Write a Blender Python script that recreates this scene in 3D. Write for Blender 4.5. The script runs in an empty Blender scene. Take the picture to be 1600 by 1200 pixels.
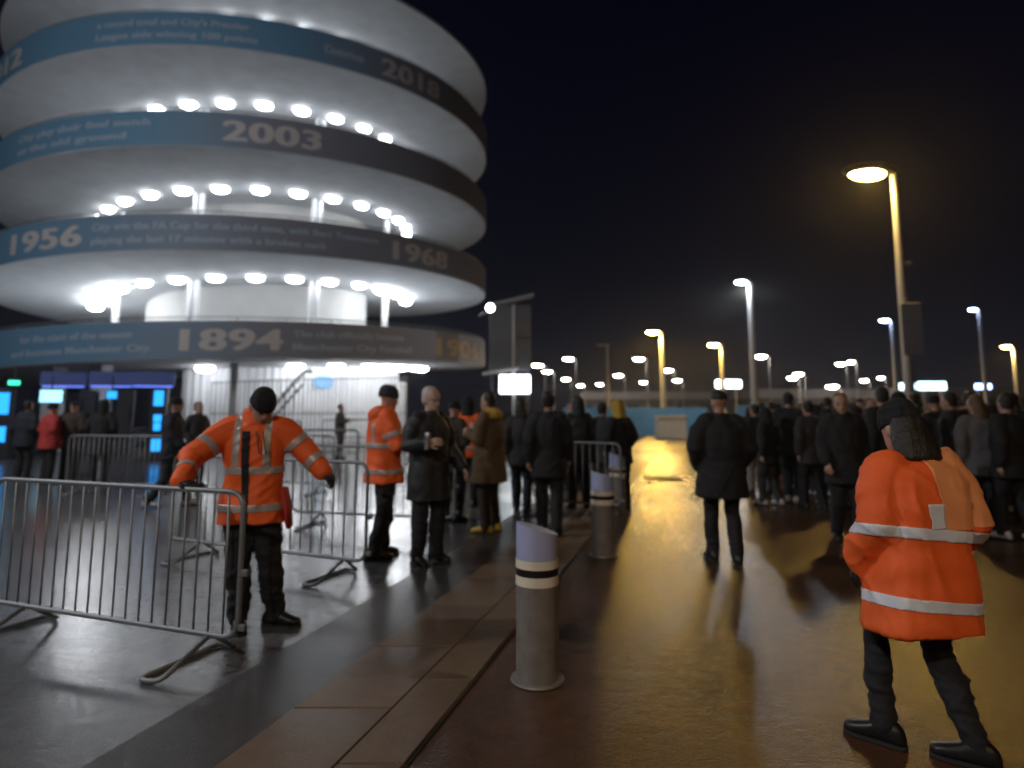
import bpy, bmesh, math, random
import numpy as np
from mathutils import Vector, Matrix

R = math.radians
rnd = random.Random(7)
S = bpy.context.scene
COL = S.collection

# ------------------------------------------------------------------ camera
CAM_H, PITCH, FPX = 1.6, R(7.0), 1000.0
SHIFT = 0.04 - math.tan(PITCH)
cd = bpy.data.cameras.new('camera')
cam = bpy.data.objects.new('camera', cd)
COL.objects.link(cam)
cam.location = (0, 0, CAM_H)
cam.rotation_euler = (R(90) + PITCH, 0, 0)
cd.sensor_width = 36
cd.lens = 36 * FPX / 1600
cd.shift_y = SHIFT * FPX / 1600
cd.clip_end = 3000
cd.dof.use_dof = True
cd.dof.focus_distance = 2.5
cd.dof.aperture_fstop = 1.25
S.camera = cam

# ------------------------------------------------------------------ night sky
W = bpy.data.worlds.new('World')
S.world = W
W.use_nodes = True
wn = W.node_tree
bg = wn.nodes['Background']
sky = wn.nodes.new('ShaderNodeTexSky')
sky.sky_type = 'NISHITA'
sky.sun_disc = False
sky.sun_elevation = R(-6)
sky.sun_rotation = R(150)
# the faint glow of the city over the horizon, fading to navy overhead
wtc = wn.nodes.new('ShaderNodeTexCoord')
wsep = wn.nodes.new('ShaderNodeSeparateXYZ')
wn.links.new(wtc.outputs['Generated'], wsep.inputs[0])
wr = wn.nodes.new('ShaderNodeValToRGB')
wr.color_ramp.elements[0].position = 0.0
wr.color_ramp.elements[0].color = (.07, .075, .12, 1)
wr.color_ramp.elements[1].position = .55
wr.color_ramp.elements[1].color = (.006, .009, .042, 1)
e_ = wr.color_ramp.elements.new(.18)
e_.color = (.022, .027, .065, 1)
wn.links.new(wsep.outputs[2], wr.inputs[0])
wadd = wn.nodes.new('ShaderNodeMix')
wadd.data_type = 'RGBA'
wadd.blend_type = 'ADD'
wadd.inputs[0].default_value = 1.0
wn.links.new(sky.outputs[0], wadd.inputs[6])
wn.links.new(wr.outputs[0], wadd.inputs[7])
wn.links.new(wadd.outputs[2], bg.inputs[0])
bg.inputs[1].default_value = 0.10

S.view_settings.view_transform = 'Standard'
S.view_settings.look = 'None'
S.view_settings.gamma = 1
S.view_settings.exposure = 0.0
S.render.engine = 'CYCLES'
S.cycles.use_denoising = True
S.cycles.max_bounces = 6
S.cycles.sample_clamp_indirect = 10

_cp, _sp = math.cos(PITCH), math.sin(PITCH)


def ray(x, y):
    v = (600 - y) / FPX + SHIFT
    return Vector(((x - 800) / FPX, _cp - v * _sp, _sp + v * _cp))


def P(x, y, Y):                       # world point seen at pixel x,y at depth Y
    d = ray(x, y)
    return Vector((0, 0, CAM_H)) + d * (Y / d.y)


def G(x, y, z=0.0):                   # world point on the ground seen at pixel x,y
    d = ray(x, y)
    return Vector((0, 0, CAM_H)) + d * ((z - CAM_H) / d.z)


# ------------------------------------------------------------------ materials
MATS = {}


def mat(name, col=(.5, .5, .5), rough=.6, metal=0.0, var=.15, vscale=6.0, bump=0.0, bscale=60.0, emit=None, strength=0.0, spec=.5, sheen=0.0, coat=0.0, transmission=0.0, alpha=1.0):
    if name in MATS:
        return MATS[name]
    m = bpy.data.materials.new(name)
    m.use_nodes = True
    nt = m.node_tree
    b = nt.nodes['Principled BSDF']
    b.inputs['Roughness'].default_value = rough
    b.inputs['Metallic'].default_value = metal
    b.inputs['Specular IOR Level'].default_value = spec
    b.inputs['Sheen Weight'].default_value = sheen
    b.inputs['Coat Weight'].default_value = coat
    b.inputs['Transmission Weight'].default_value = transmission
    tc = nt.nodes.new('ShaderNodeTexCoord')
    n = nt.nodes.new('ShaderNodeTexNoise')
    n.inputs['Scale'].default_value = vscale
    n.inputs['Detail'].default_value = 5
    nt.links.new(tc.outputs['Object'], n.inputs['Vector'])
    mx = nt.nodes.new('ShaderNodeMix')
    mx.data_type = 'RGBA'
    mx.inputs[6].default_value = tuple(c * (1 - var) for c in col) + (1,)
    mx.inputs[7].default_value = tuple(min(1, c * (1 + var)) for c in col) + (1,)
    nt.links.new(n.outputs['Fac'], mx.inputs[0])
    nt.links.new(mx.outputs[2], b.inputs['Base Color'])
    if bump:
        n2 = nt.nodes.new('ShaderNodeTexNoise')
        n2.inputs['Scale'].default_value = bscale
        n2.inputs['Detail'].default_value = 4
        nt.links.new(tc.outputs['Object'], n2.inputs['Vector'])
        bp = nt.nodes.new('ShaderNodeBump')
        bp.inputs['Strength'].default_value = bump
        bp.inputs['Distance'].default_value = .01
        nt.links.new(n2.outputs['Fac'], bp.inputs['Height'])
        nt.links.new(bp.outputs['Normal'], b.inputs['Normal'])
    if emit:
        b.inputs['Emission Color'].default_value = tuple(emit) + (1,)
        b.inputs['Emission Strength'].default_value = strength
    MATS[name] = m
    return m


def wet_ground(name, c1, c2, r0, r1, pud=.5, bump=.35, spec=.5):
    m = bpy.data.materials.new(name)
    m.use_nodes = True
    nt = m.node_tree
    L = nt.links.new
    b = nt.nodes['Principled BSDF']
    b.inputs['Specular IOR Level'].default_value = spec
    tc = nt.nodes.new('ShaderNodeTexCoord')

    def noise(scale, detail=6, rough=.55):
        n = nt.nodes.new('ShaderNodeTexNoise')
        n.inputs['Scale'].default_value = scale
        n.inputs['Detail'].default_value = detail
        n.inputs['Roughness'].default_value = rough
        L(tc.outputs['Object'], n.inputs['Vector'])
        return n

    def ramp(src, a, bb, lo, hi):
        r = nt.nodes.new('ShaderNodeMapRange')
        r.inputs[1].default_value = a
        r.inputs[2].default_value = bb
        r.inputs[3].default_value = lo
        r.inputs[4].default_value = hi
        L(src, r.inputs[0])
        return r
    big = noise(.35, 2)
    mid = noise(9.0, 5)
    grit = noise(95, 3)
    mx = nt.nodes.new('ShaderNodeMix')
    mx.data_type = 'RGBA'
    mx.inputs[6].default_value = c1 + (1,)
    mx.inputs[7].default_value = c2 + (1,)
    mm = nt.nodes.new('ShaderNodeMath')
    mm.operation = 'ADD'
    L(mid.outputs['Fac'], mm.inputs[0])
    g2 = ramp(grit.outputs['Fac'], .3, .7, -.3, .3)
    L(g2.outputs[0], mm.inputs[1])
    m3 = nt.nodes.new('ShaderNodeMath')
    m3.operation = 'ADD'
    g3 = ramp(big.outputs['Fac'], .3, .7, -.35, .35)
    L(mm.outputs[0], m3.inputs[0])
    L(g3.outputs[0], m3.inputs[1])
    L(m3.outputs[0], mx.inputs[0])
    L(mx.outputs[2], b.inputs['Base Color'])
    rr = ramp(big.outputs['Fac'], .25, .75, r0, r1)
    L(rr.outputs[0], b.inputs['Roughness'])
    bs = ramp(big.outputs['Fac'], .25, .75, bump * .5, bump)
    h = nt.nodes.new('ShaderNodeMath')
    h.operation = 'MULTIPLY_ADD'
    L(mid.outputs['Fac'], h.inputs[0])
    h.inputs[1].default_value = 1.6
    L(grit.outputs['Fac'], h.inputs[2])
    bp = nt.nodes.new('ShaderNodeBump')
    bp.inputs['Distance'].default_value = .006
    L(bs.outputs[0], bp.inputs['Strength'])
    L(h.outputs[0], bp.inputs['Height'])
    L(bp.outputs['Normal'], b.inputs['Normal'])
    MATS[name] = m
    return m


# ------------------------------------------------------------------ helpers
def tag(o, label=None, cat=None, group=None, kind=None):
    if label: o['label'] = label
    if cat: o['category'] = cat
    if group: o['group'] = group
    if kind: o['kind'] = kind
    return o


def link(name, me, m=None, parent=None, loc=None, rot=None):
    o = bpy.data.objects.new(name, me)
    COL.objects.link(o)
    if m is not None and me is not None and not me.materials:
        me.materials.append(m)
    if parent is not None:
        o.parent = parent
    if loc is not None: o.location = loc
    if rot is not None: o.rotation_euler = rot
    return o


def empty(name, loc=(0, 0, 0), rz=0):
    o = link(name, None, loc=loc, rot=(0, 0, rz))
    o.empty_display_size = .2
    return o


def bm_mesh(bm, name, smooth=True, angle=None):
    me = bpy.data.meshes.new(name)
    bm.normal_update()
    bm.to_mesh(me)
    bm.free()
    if smooth:
        me.polygons.foreach_set('use_smooth', [True] * len(me.polygons))
        if angle:
            me.set_sharp_from_angle(angle=angle)
    return me


def obj(name, bm, m, parent=None, smooth=False, angle=R(35), loc=None, rot=None):
    return link(name, bm_mesh(bm, name, smooth, angle), m, parent, loc, rot)


def box(bm, c, s, rot=None, bevel=0.0):
    r = bmesh.ops.create_cube(bm, size=1)
    vs = r['verts']
    M = Matrix.Translation(c) @ (rot.to_4x4() if rot is not None else Matrix()) @ Matrix.Diagonal((s[0], s[1], s[2], 1))
    bmesh.ops.transform(bm, matrix=M, verts=vs)
    if bevel:
        es = list({e for v in vs for e in v.link_edges})
        bmesh.ops.bevel(bm, geom=es, offset=bevel, segments=2, affect='EDGES', profile=.5)


def frame_for(t, hint=Vector((0, 0, 1))):
    t = t.normalized()
    if abs(t.dot(hint)) > .95:
        hint = Vector((1, 0, 0))
    a = t.cross(hint).normalized()
    b = a.cross(t).normalized()
    return a, b


def ring_verts(bm, c, a, b, n, p=2.0):
    vs = []
    for i in range(n):
        th = 2 * math.pi * i / n
        cx, sy = math.cos(th), math.sin(th)
        k = 1.0 / ((abs(cx) ** p + abs(sy) ** p) ** (1 / p))
        vs.append(bm.verts.new(c + a * (cx * k) + b * (sy * k)))
    return vs


def loft(bm, rings, n=16, p=2.0, cap=True):
    """rings: list of (centre, half-axis a, half-axis b)"""
    prev = None
    first = None
    for c, a, b in rings:
        vs = ring_verts(bm, Vector(c), Vector(a), Vector(b), n, p)
        if prev:
            for i in range(n):
                bm.faces.new((prev[i], prev[(i + 1) % n], vs[(i + 1) % n], vs[i]))
        else:
            first = vs
        prev = vs
    if cap:
        bm.faces.new(list(reversed(first)))
        bm.faces.new(prev)


def tube(bm, pts, r, n=8, closed=False):
    pts = [Vector(p) for p in pts]
    N = len(pts)
    rs = r if isinstance(r, (list, tuple)) else [r] * N
    rings = []
    a = None
    for i in range(N):
        if closed:
            t = (pts[(i + 1) % N] - pts[i - 1]).normalized()
        else:
            t = (pts[min(i + 1, N - 1)] - pts[max(i - 1, 0)]).normalized()
        if a is None:
            a, b = frame_for(t)
        else:
            a = (a - t * a.dot(t)).normalized()
            b = a.cross(t).normalized()
        rings.append(ring_verts(bm, pts[i], a * rs[i], b * rs[i], n))
    for i in range(N if closed else N - 1):
        q, w = rings[i], rings[(i + 1) % N]
        for k in range(n):
            bm.faces.new((q[k], q[(k + 1) % n], w[(k + 1) % n], w[k]))
    if not closed:
        bm.faces.new(list(reversed(rings[0])))
        bm.faces.new(rings[-1])


def blob(bm, c, s, seg=14, rings=9, rot=None):
    r = bmesh.ops.create_uvsphere(bm, u_segments=seg, v_segments=rings, radius=1)
    M = Matrix.Translation(c) @ (rot.to_4x4() if rot is not None else Matrix()) @ Matrix.Diagonal((s[0], s[1], s[2], 1))
    bmesh.ops.transform(bm, matrix=M, verts=r['verts'])


def recalc(bm):
    bmesh.ops.recalc_face_normals(bm, faces=bm.faces)


def corner_path(pts, rad, closed=False, seg=5):
    pts = [Vector(p) for p in pts]
    N = len(pts)
    out = []
    for i in range(N):
        if not closed and i in (0, N - 1):
            out.append(pts[i])
            continue
        a, b, c = pts[i - 1], pts[i], pts[(i + 1) % N]
        d1 = (a - b).normalized()
        d2 = (c - b).normalized()
        for k in range(seg + 1):
            t = k / seg
            p0 = b + d1 * rad
            p2 = b + d2 * rad
            out.append((1 - t) ** 2 * p0 + 2 * t * (1 - t) * b + t * t * p2)
    return out


# ------------------------------------------------------------------ shared materials
M_GREY = mat('galvanised', (.24, .25, .265), .5, .55, .25, 14, .1, 40)
M_POLE = mat('pole_paint', (.36, .36, .37), .5, .2, .15, 5)
M_DARK = mat('dark_housing', (.03, .03, .035), .5, 0, .2, 8)
M_CONC = mat('painted_concrete', (.52, .54, .56), .75, 0, .2, 1.3, .15, 25)
M_CORE = mat('core_concrete', (.55, .55, .54), .8, 0, .15, 1.0, .2, 20)
M_CLAD = mat('white_cladding', (.74, .75, .77), .45, .0, .08, 2)
M_STEELW = mat('white_steel', (.75, .76, .78), .4, .1, .06, 4)
M_WHITE_LAMP = mat('lamp_white', (.9, .9, .9), .3, emit=(.93, .96, 1.0), strength=18)
M_SOD = mat('lamp_sodium', (.9, .8, .5), .3, emit=(1.0, .60, .16), strength=110)
M_SODFAR = mat('lamp_sodium_far', (.9, .8, .5), .3, emit=(1.0, .60, .15), strength=150)
M_COOL = mat('lamp_cool', (.9, .9, .9), .3, emit=(.80, .88, 1.0), strength=110)
M_BLUELED = mat('lamp_blue_led', (.9, .9, .9), .3, emit=(.45, .6, 1.0), strength=70)
M_WARM = mat('lamp_warm', (.9, .9, .9), .3, emit=(1.0, .86, .74), strength=60)

# ------------------------------------------------------------------ ground
SL = .28                                            # kerb line leans this much per metre of depth


def strip(name, x0, x1, y0, y1, z, m, kind='structure', parent=None):
    bm = bmesh.new()
    vs = [bm.verts.new((x0 + SL * y0, y0, z)), bm.verts.new((x1 + SL * y0, y0, z)), bm.verts.new((x1 + SL * y1, y1, z)), bm.verts.new((x0 + SL * y1, y1, z))]
    bm.faces.new(vs)
    o = obj(name, bm, m, parent)
    if kind: o['kind'] = kind
    return o


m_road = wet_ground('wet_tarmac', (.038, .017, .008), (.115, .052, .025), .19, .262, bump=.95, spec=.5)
m_plaza = wet_ground('wet_plaza', (.075, .075, .079), (.16, .16, .168), .13, .24, bump=.22, spec=.5)
m_edge = wet_ground('wet_edging', (.022, .02, .019), (.055, .05, .046), .3, .5, bump=.3)
m_slab = wet_ground('wet_slab', (.10, .066, .040), (.18, .12, .075), .3, .55, bump=.35, spec=.35)

bm = bmesh.new()
vs = [bm.verts.new(v) for v in ((-500, -60, 0), (500, -60, 0), (500, 640, 0), (-500, 640, 0))]
bm.faces.new(vs)
tag(obj('ground', bm, m_road), kind='structure')
strip('plaza_pavement', -90, -2.80, -12, 60, .004, m_plaza)
strip('edging_strip', -2.80, -1.34, -12, 60, .006, m_edge)
# slabs and kerb stones along the edge of the forecourt, each one a piece
pav = tag(empty('kerb_paving', (0, 0, 0)), kind='structure')


def slab_mesh(w, l, h, dx):
    bm = bmesh.new()
    box(bm, (0, 0, 0), (w, l, h), bevel=.006)
    for v in bm.verts:
        v.co.x += SL * v.co.y
    return bm_mesh(bm, 'slab', False)


me_s = slab_mesh(.528, .888, .02, 0)
me_k = slab_mesh(.298, .888, .03, 0)
me_s.materials.append(m_slab)
me_k.materials.append(m_slab)
for i in range(22):
    y = .5 + i * .9
    link('slab', me_s, parent=pav, loc=(-1.93 + SL * y, y, .006 + rnd.uniform(-.001, .002)))
    y += .35
    link('kerb_stone', me_k, parent=pav, loc=(-1.505 + SL * y, y, .003 + rnd.uniform(-.001, .002)))

# drain cover out on the yellow-lit road
bm = bmesh.new()
g = G(1035, 748)
for i in range(9):
    box(bm, (g.x - .32 + i * .08, g.y, .012), (.035, .6, .02))
box(bm, (g.x, g.y - .33, .012), (.75, .05, .022)); box(bm, (g.x, g.y + .33, .012), (.75, .05, .022))
box(bm, (g.x - .37, g.y, .0125), (.05, .6, .023)); box(bm, (g.x + .37, g.y, .0125), (.05, .6, .023))
o = obj('drain_cover', bm, M_DARK)
tag(o, 'dark iron drain grating in the yellow-lit wet road', 'drain cover')

# ------------------------------------------------------------------ spiral tower
TC = Vector((-13.70, 34.73, 0))
TR = 12.2
TF = Vector((-TC.x, -TC.y, 0)).normalized()         # towards the camera
TE = Vector((-TF.y, TF.x, 0))                       # image right
PITCHZ, SLOPE, Z0, BANDH = 3.947, .00665, 3.469, 1.376


def tp(phi, r, z):
    a = R(phi)
    return TC + TF * (r * math.cos(a)) + TE * (r * math.sin(a)) + Vector((0, 0, z))


def zk(k, phi):
    return Z0 + PITCHZ * k + SLOPE * phi


tower = tag(empty('spiral_tower', (TC.x, TC.y, 0)), 'round tower of spiralling ramps with blue lettered bands and white lamps', 'tower')


def tower_part(name, bm, m, parent=None, smooth=True):
    for v in bm.verts:
        v.co -= TC
    recalc(bm)
    return obj(name, bm, m, parent or tower, smooth, R(30))


def sweep(bm, prof, phis, zfun):
    """prof: list of (r, dz) closed profile swept round the tower"""
    prev = None
    n = len(prof)
    first = None
    for ph in phis:
        z = zfun(ph)
        vs = [bm.verts.new(tp(ph, r, z + dz)) for r, dz in prof]
        if prev:
            for i in range(n):
                bm.faces.new((prev[i], prev[(i + 1) % n], vs[(i + 1) % n], vs[i]))
        else:
            first = vs
        prev = vs
    bm.faces.new(first)
    bm.faces.new(list(reversed(prev)))


def frange(a, b, s):
    n = max(1, int(round((b - a) / s)))
    return [a + (b - a) * i / n for i in range(n + 1)]


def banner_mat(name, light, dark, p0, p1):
    """printed banner: blue fades to navy along the band"""
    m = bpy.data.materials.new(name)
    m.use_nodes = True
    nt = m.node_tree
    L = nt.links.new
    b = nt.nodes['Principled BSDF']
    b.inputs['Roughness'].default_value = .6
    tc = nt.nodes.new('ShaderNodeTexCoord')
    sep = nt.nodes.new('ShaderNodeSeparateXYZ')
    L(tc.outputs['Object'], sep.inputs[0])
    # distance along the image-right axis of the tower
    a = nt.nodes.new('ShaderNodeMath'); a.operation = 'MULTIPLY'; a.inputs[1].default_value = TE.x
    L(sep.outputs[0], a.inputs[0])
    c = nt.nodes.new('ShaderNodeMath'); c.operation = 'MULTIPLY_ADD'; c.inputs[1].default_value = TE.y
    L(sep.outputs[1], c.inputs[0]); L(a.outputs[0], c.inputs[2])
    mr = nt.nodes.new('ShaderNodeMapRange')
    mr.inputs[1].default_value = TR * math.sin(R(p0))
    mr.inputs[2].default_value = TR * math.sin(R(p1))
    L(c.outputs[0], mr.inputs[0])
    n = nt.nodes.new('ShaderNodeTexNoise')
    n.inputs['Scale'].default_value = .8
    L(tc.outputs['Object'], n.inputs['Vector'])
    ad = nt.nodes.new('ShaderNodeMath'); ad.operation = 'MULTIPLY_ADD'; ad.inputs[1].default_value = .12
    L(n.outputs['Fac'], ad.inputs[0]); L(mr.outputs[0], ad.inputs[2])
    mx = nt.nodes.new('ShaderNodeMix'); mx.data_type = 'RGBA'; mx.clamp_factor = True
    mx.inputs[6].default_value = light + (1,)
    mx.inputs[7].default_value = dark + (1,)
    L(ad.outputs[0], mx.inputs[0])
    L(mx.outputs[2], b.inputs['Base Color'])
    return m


PH = frange(-150, 150, 2)
decks = []
banners = []
m_coping = mat('coping', (.5, .5, .5), .5, .2)
bsplit = [(-32, 4), (-44, 0), (-20, 2), (4, 28), (-30, 10), (-30, 10)]
for k in range(5):
    if k == 4:                                      # the topmost deck is the roof, with a low rim
        bm = bmesh.new()
        sweep(bm, [(TR, 0), (TR, .12), (TR - .5, .22), (5.6, .35), (5.6, 0)], PH, lambda p: zk(k, p))
        tower_part('roof_deck', bm, M_CONC)
        break
    bm = bmesh.new()
    sweep(bm, [(TR, 0), (TR, BANDH - .06), (TR - .16, BANDH - .06), (TR - .16, .30), (5.6, .30), (5.6, 0)], PH, lambda p: zk(k, p))
    decks.append(tower_part('ramp_deck', bm, M_CONC))
    bm = bmesh.new()
    sweep(bm, [(TR + .03, .03), (TR + .03, BANDH - .02), (TR + .004, BANDH - .02), (TR + .004, .03)], frange(-110, 110, 2), lambda p: zk(k, p))
    bn = tower_part('banner', bm, banner_mat('banner_print_%d' % k, (.12, .28, .43), (.23, .235, .28), *bsplit[k]))
    banners.append(bn)
    bm = bmesh.new()
    sweep(bm, [(TR + .01, BANDH - .055), (TR + .01, BANDH), (TR - .18, BANDH), (TR - .18, BANDH - .055)], frange(-110, 110, 2), lambda p: zk(k, p))
    tower_part('coping', bm, m_coping)
    bm = bmesh.new()
    tube(bm, [tp(p, TR - .12, zk(k, p) + BANDH + .14) for p in frange(-100, 100, 2)], .022, 6)
    for p in frange(-100, 100, 8):
        tube(bm, [tp(p, TR - .12, zk(k, p) + BANDH - .02), tp(p, TR - .12, zk(k, p) + BANDH + .14)], .016, 6)
    tower_part('handrail', bm, M_GREY)

# core drum
bm = bmesh.new()
sweep(bm, [(5.55, 0), (5.55, 20.2), (5.2, 20.2), (5.2, 0)], frange(-180, 178, 4), lambda p: 0)
tower_part('core_drum', bm, M_CORE)

# paired white columns standing round the ramps
COLR = 7.0
for phi in (-66, -24, 18.3, 60):
    for d in (-1.25, 1.25):
        bm = bmesh.new()
        q = tp(phi + d, COLR, 0)
        tube(bm, [q, q + Vector((0, 0, 19.2))], .115, 14)
        tower_part('column', bm, M_STEELW)

# lettering on the bands
m_letter = mat('letter_print', (.58, .53, .51), .6, 0, .08)
m_letter_b = mat('letter_print_pale', (.37, .43, .52), .6, 0, .08)
m_letter_t = mat('letter_print_tan', (.52, .38, .26), .6, 0, .08)


def lettering(k, text, p0, p1, zoff, size, m, bold):
    """text wrapped on the band from angle p0 to angle p1; each line of print is one piece"""
    cu = bpy.data.curves.new('t', 'FONT')
    cu.body = text
    cu.size = size
    cu.offset = min(bold * .4, .012)
    cu.extrude = .006
    cu.space_character = 1.08
    t = bpy.data.objects.new('t', cu)
    COL.objects.link(t)
    dg = bpy.context.evaluated_depsgraph_get()
    me = bpy.data.meshes.new_from_object(t.evaluated_get(dg))
    bpy.data.objects.remove(t)
    bm = bmesh.new()
    bm.from_mesh(me)
    bpy.data.meshes.remove(me)
    xs = [v.co.x for v in bm.verts]
    x0, x1 = min(xs), max(xs)
    src = bm
    bm = bmesh.new()
    for q in (-1, 0, 1):                            # three overlaid impressions make the letters heavy
        c = src.copy()
        for v in c.verts:
            ph = p0 + (p1 - p0) * (v.co.x + q * bold - x0) / (x1 - x0)
            v.co = tp(ph, TR + .036 + v.co.z + q * .0015, zk(k, ph) + zoff + v.co.y + (q % 2) * bold * .3) - TC
        me = bpy.data.meshes.new('x'); c.to_mesh(me); c.free(); bm.from_mesh(me); bpy.data.meshes.remove(me)
    src.free()
    recalc(bm)
    o = obj('lettering', bm, m, banners[k])
    o['kind'] = 'stuff'
    return o


YEAR = dict(zoff=.30, size=1.08, bold=.035)
UP, LO = dict(zoff=.80, size=.36, bold=.014), dict(zoff=.30, size=.36, bold=.014)
lettering(0, '1894', -12.5, 3.4, m=m_letter, **YEAR)
lettering(0, 'The club officially became', 5.3, 27.0, m=m_letter_b, **UP)
lettering(0, 'Manchester City Football', 5.3, 29.0, m=m_letter_b, **LO)
lettering(0, '1904', 36.5, 56, m=m_letter_t, **YEAR)
lettering(0, 'for the start of the season', -42, -20.5, m=m_letter_b, **UP)
lettering(0, 'and becomes Manchester City.', -44, -17, m=m_letter_b, **LO)
lettering(1, '1956', -47.0, -30.8, m=m_letter, **YEAR)
lettering(1, 'City win the FA Cup for the third time, with Bert Trautmann', -28.7, 20.6, m=m_letter_b, **UP)
lettering(1, 'playing the last 17 minutes with a broken neck', -28.7, 10.5, m=m_letter_b, **LO)
lettering(1, '1968', 24.2, 39.5, m=m_letter, **YEAR)
lettering(2, '2003', -7.7, 8.6, m=m_letter, **YEAR)
lettering(2, 'City play their final match', -48, -20.0, m=m_letter_b, **UP)
lettering(2, 'at the old ground', -48, -24.0, m=m_letter_b, **LO)
lettering(3, '2018', 20.6, 35.9, m=m_letter, **YEAR)
lettering(3, 'a record total and City\'s Premier', -31, -4.5, m=m_letter_b, **UP)
lettering(3, 'League side winning 100 points', -31, -3.0, m=m_letter_b, **LO)
lettering(3, 'Centurions', 8.8, 16.4, m=m_letter_b, zoff=.5, size=.5, bold=.03)
lettering(3, '2012', -68, -50.2, m=m_letter, **YEAR)

# ramp lamps: shallow oval bulkheads under each deck, lenses oversized to imitate bloom
bm = bmesh.new()
blob(bm, (0, 0, -.12), (.36, .26, .15), 16, 10)
me_lens = bm_mesh(bm, 'lens')
me_lens.materials.append(M_WHITE_LAMP)
me_lens2 = me_lens.copy()
me_lens2.materials.clear()
me_lens2.materials.append(mat('lamp_white_strong', (.9, .9, .9), .3, emit=(.93, .96, 1.0), strength=36))
bm = bmesh.new()
box(bm, (0, 0, -.015), (.80, .58, .06), bevel=.015)
me_house = bm_mesh(bm, 'housing', False)
me_house.materials.append(M_STEELW)
ORD = ['lowest', 'second', 'third', 'fourth', 'fifth', 'top']


def ramp_lamp(pos, rz, label, group, s=1.0, lens=None):
    e = tag(empty('ramp_lamp', pos, rz), label, 'lamp', group)
    e.scale = (s, s, s)
    link('housing', me_house, parent=e)
    link('lens', lens or me_lens, parent=e)
    return e


for k in range(1, 5):
    r = 7.75
    for ph in frange(-86.5, 81.5, 12):
        if k == 4 and abs(ph) > 62:
            continue
        ramp_lamp(tp(ph, r, zk(k, ph) - .0), math.atan2(TF.y, TF.x) + R(ph) + R(90),
                  'white oval lamp under the %s blue band counted from the ground' % ORD[k], 'lamps under the %s ramp' % ORD[k], 1.35 if k == 1 and abs(ph) > 44 else 1.0, me_lens2 if k == 1 and abs(ph) > 44 else None)

# ------------------------------------------------------------------ tower ground floor
GW = 7.4
bm = bmesh.new()
prev = None
phs = frange(-24, 80, .62)
for i, ph in enumerate(phs):
    r = GW + (.05 if (i // 2) % 2 else 0)
    z1 = zk(0, ph) - .03
    a, b = bm.verts.new(tp(ph, r, 0)), bm.verts.new(tp(ph, r, z1))
    if prev: bm.faces.new((prev[0], a, b, prev[1]))
    prev = (a, b)
tower_part('cladding_wall', bm, M_CLAD, smooth=False)
bm = bmesh.new()
sweep(bm, [(6.4, 0), (6.4, 3.0), (6.2, 3.0), (6.2, 0)], frange(-100, -24, 3), lambda p: 0)
tower_part('back_wall', bm, mat('dim_wall', (.16, .16, .20), .6))
for phi, rr, w in ((-30, 11.0, .55), (-41, 11.0, .55), (-5.5, 9.6, .3)):
    bm = bmesh.new()
    q = tp(phi, rr, 0)
    box(bm, q + Vector((0, 0, (zk(0, phi)) / 2)), (w, w, zk(0, phi) - .01), Matrix.Rotation(math.atan2(TF.y, TF.x) + R(phi), 3, 'Z'), bevel=.03)
    tower_part('pillar', bm, M_CONC, smooth=False)
# white door frames towards the right of the ground floor
for phi in (55, 68):
    bm = bmesh.new()
    rot = Matrix.Rotation(math.atan2(TF.y, TF.x) + R(phi) + R(90), 3, 'Z')
    q = tp(phi, GW + .35, 0)
    tx = rot @ Vector((1, 0, 0))
    for sx in (-.55, .55):
        box(bm, q + tx * sx + Vector((0, 0, 1.45)), (.2, .2, 2.9), rot, .02)
    box(bm, q + Vector((0, 0, 2.98)), (1.32, .22, .16), rot, .02)
    tower_part('door_frame', bm, M_STEELW, smooth=False)
# sloping stair rail in front of the cladding
bm = bmesh.new()
tube(bm, [tp(-1, 9.2, .75), tp(11, 9.2, 3.2), tp(13, 9.2, 3.2)], .075, 8)
tube(bm, [tp(-1, 9.2, .30), tp(11, 9.2, 2.7)], .05, 8)
for t in range(6):
    ph = -1 + t * 2.4
    tube(bm, [tp(ph, 9.2, 0), tp(ph, 9.2, .75 + t * .48)], .025, 6)
tower_part('stair_rail', bm, M_GREY)
bm = bmesh.new()
q = tp(21.5, GW + .09, 2.85)
rot = Matrix.Rotation(math.atan2(TF.y, TF.x) + R(21.5) + R(90), 3, 'Z')
bmesh.ops.create_cone(bm, cap_ends=True, segments=28, radius1=.5, radius2=.5, depth=.03, matrix=Matrix.Translation(q) @ rot.to_4x4() @ Matrix.Diagonal((1, 1, .62, 1)) @ Matrix.Rotation(R(90), 4, 'X'))
o = obj('wall_sign', bm, mat('pale_blue_sign', (.25, .52, .85), .5))
tag(o, 'pale blue oval sign on the white ribbed wall', 'sign')

# tall bar fence standing before the lit wall
fe = tag(empty('bar_fence', (0, 0, 0)), 'tall fence of thin vertical bars before the white ribbed wall', 'fence')
bm = bmesh.new(); tube(bm, [(0, 0, 0), (0, 0, 1)], .022, 6)
me_fb = bm_mesh(bm, 'bar'); me_fb.materials.append(M_POLE)
for ph in frange(-9, 36, .9):
    o = link('bar', me_fb, parent=fe, loc=tp(ph, 10.6, 0)); o.scale = (1, 1, 2.75 + .01 * ph)
for z in (.25, 1.45, 2.7):
    bm = bmesh.new(); tube(bm, [tp(ph, 10.6, z + .01 * ph * (z > 2)) for ph in frange(-9, 36, 3)], .028, 6); obj('rail', bm, M_POLE, fe, True, None)

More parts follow.
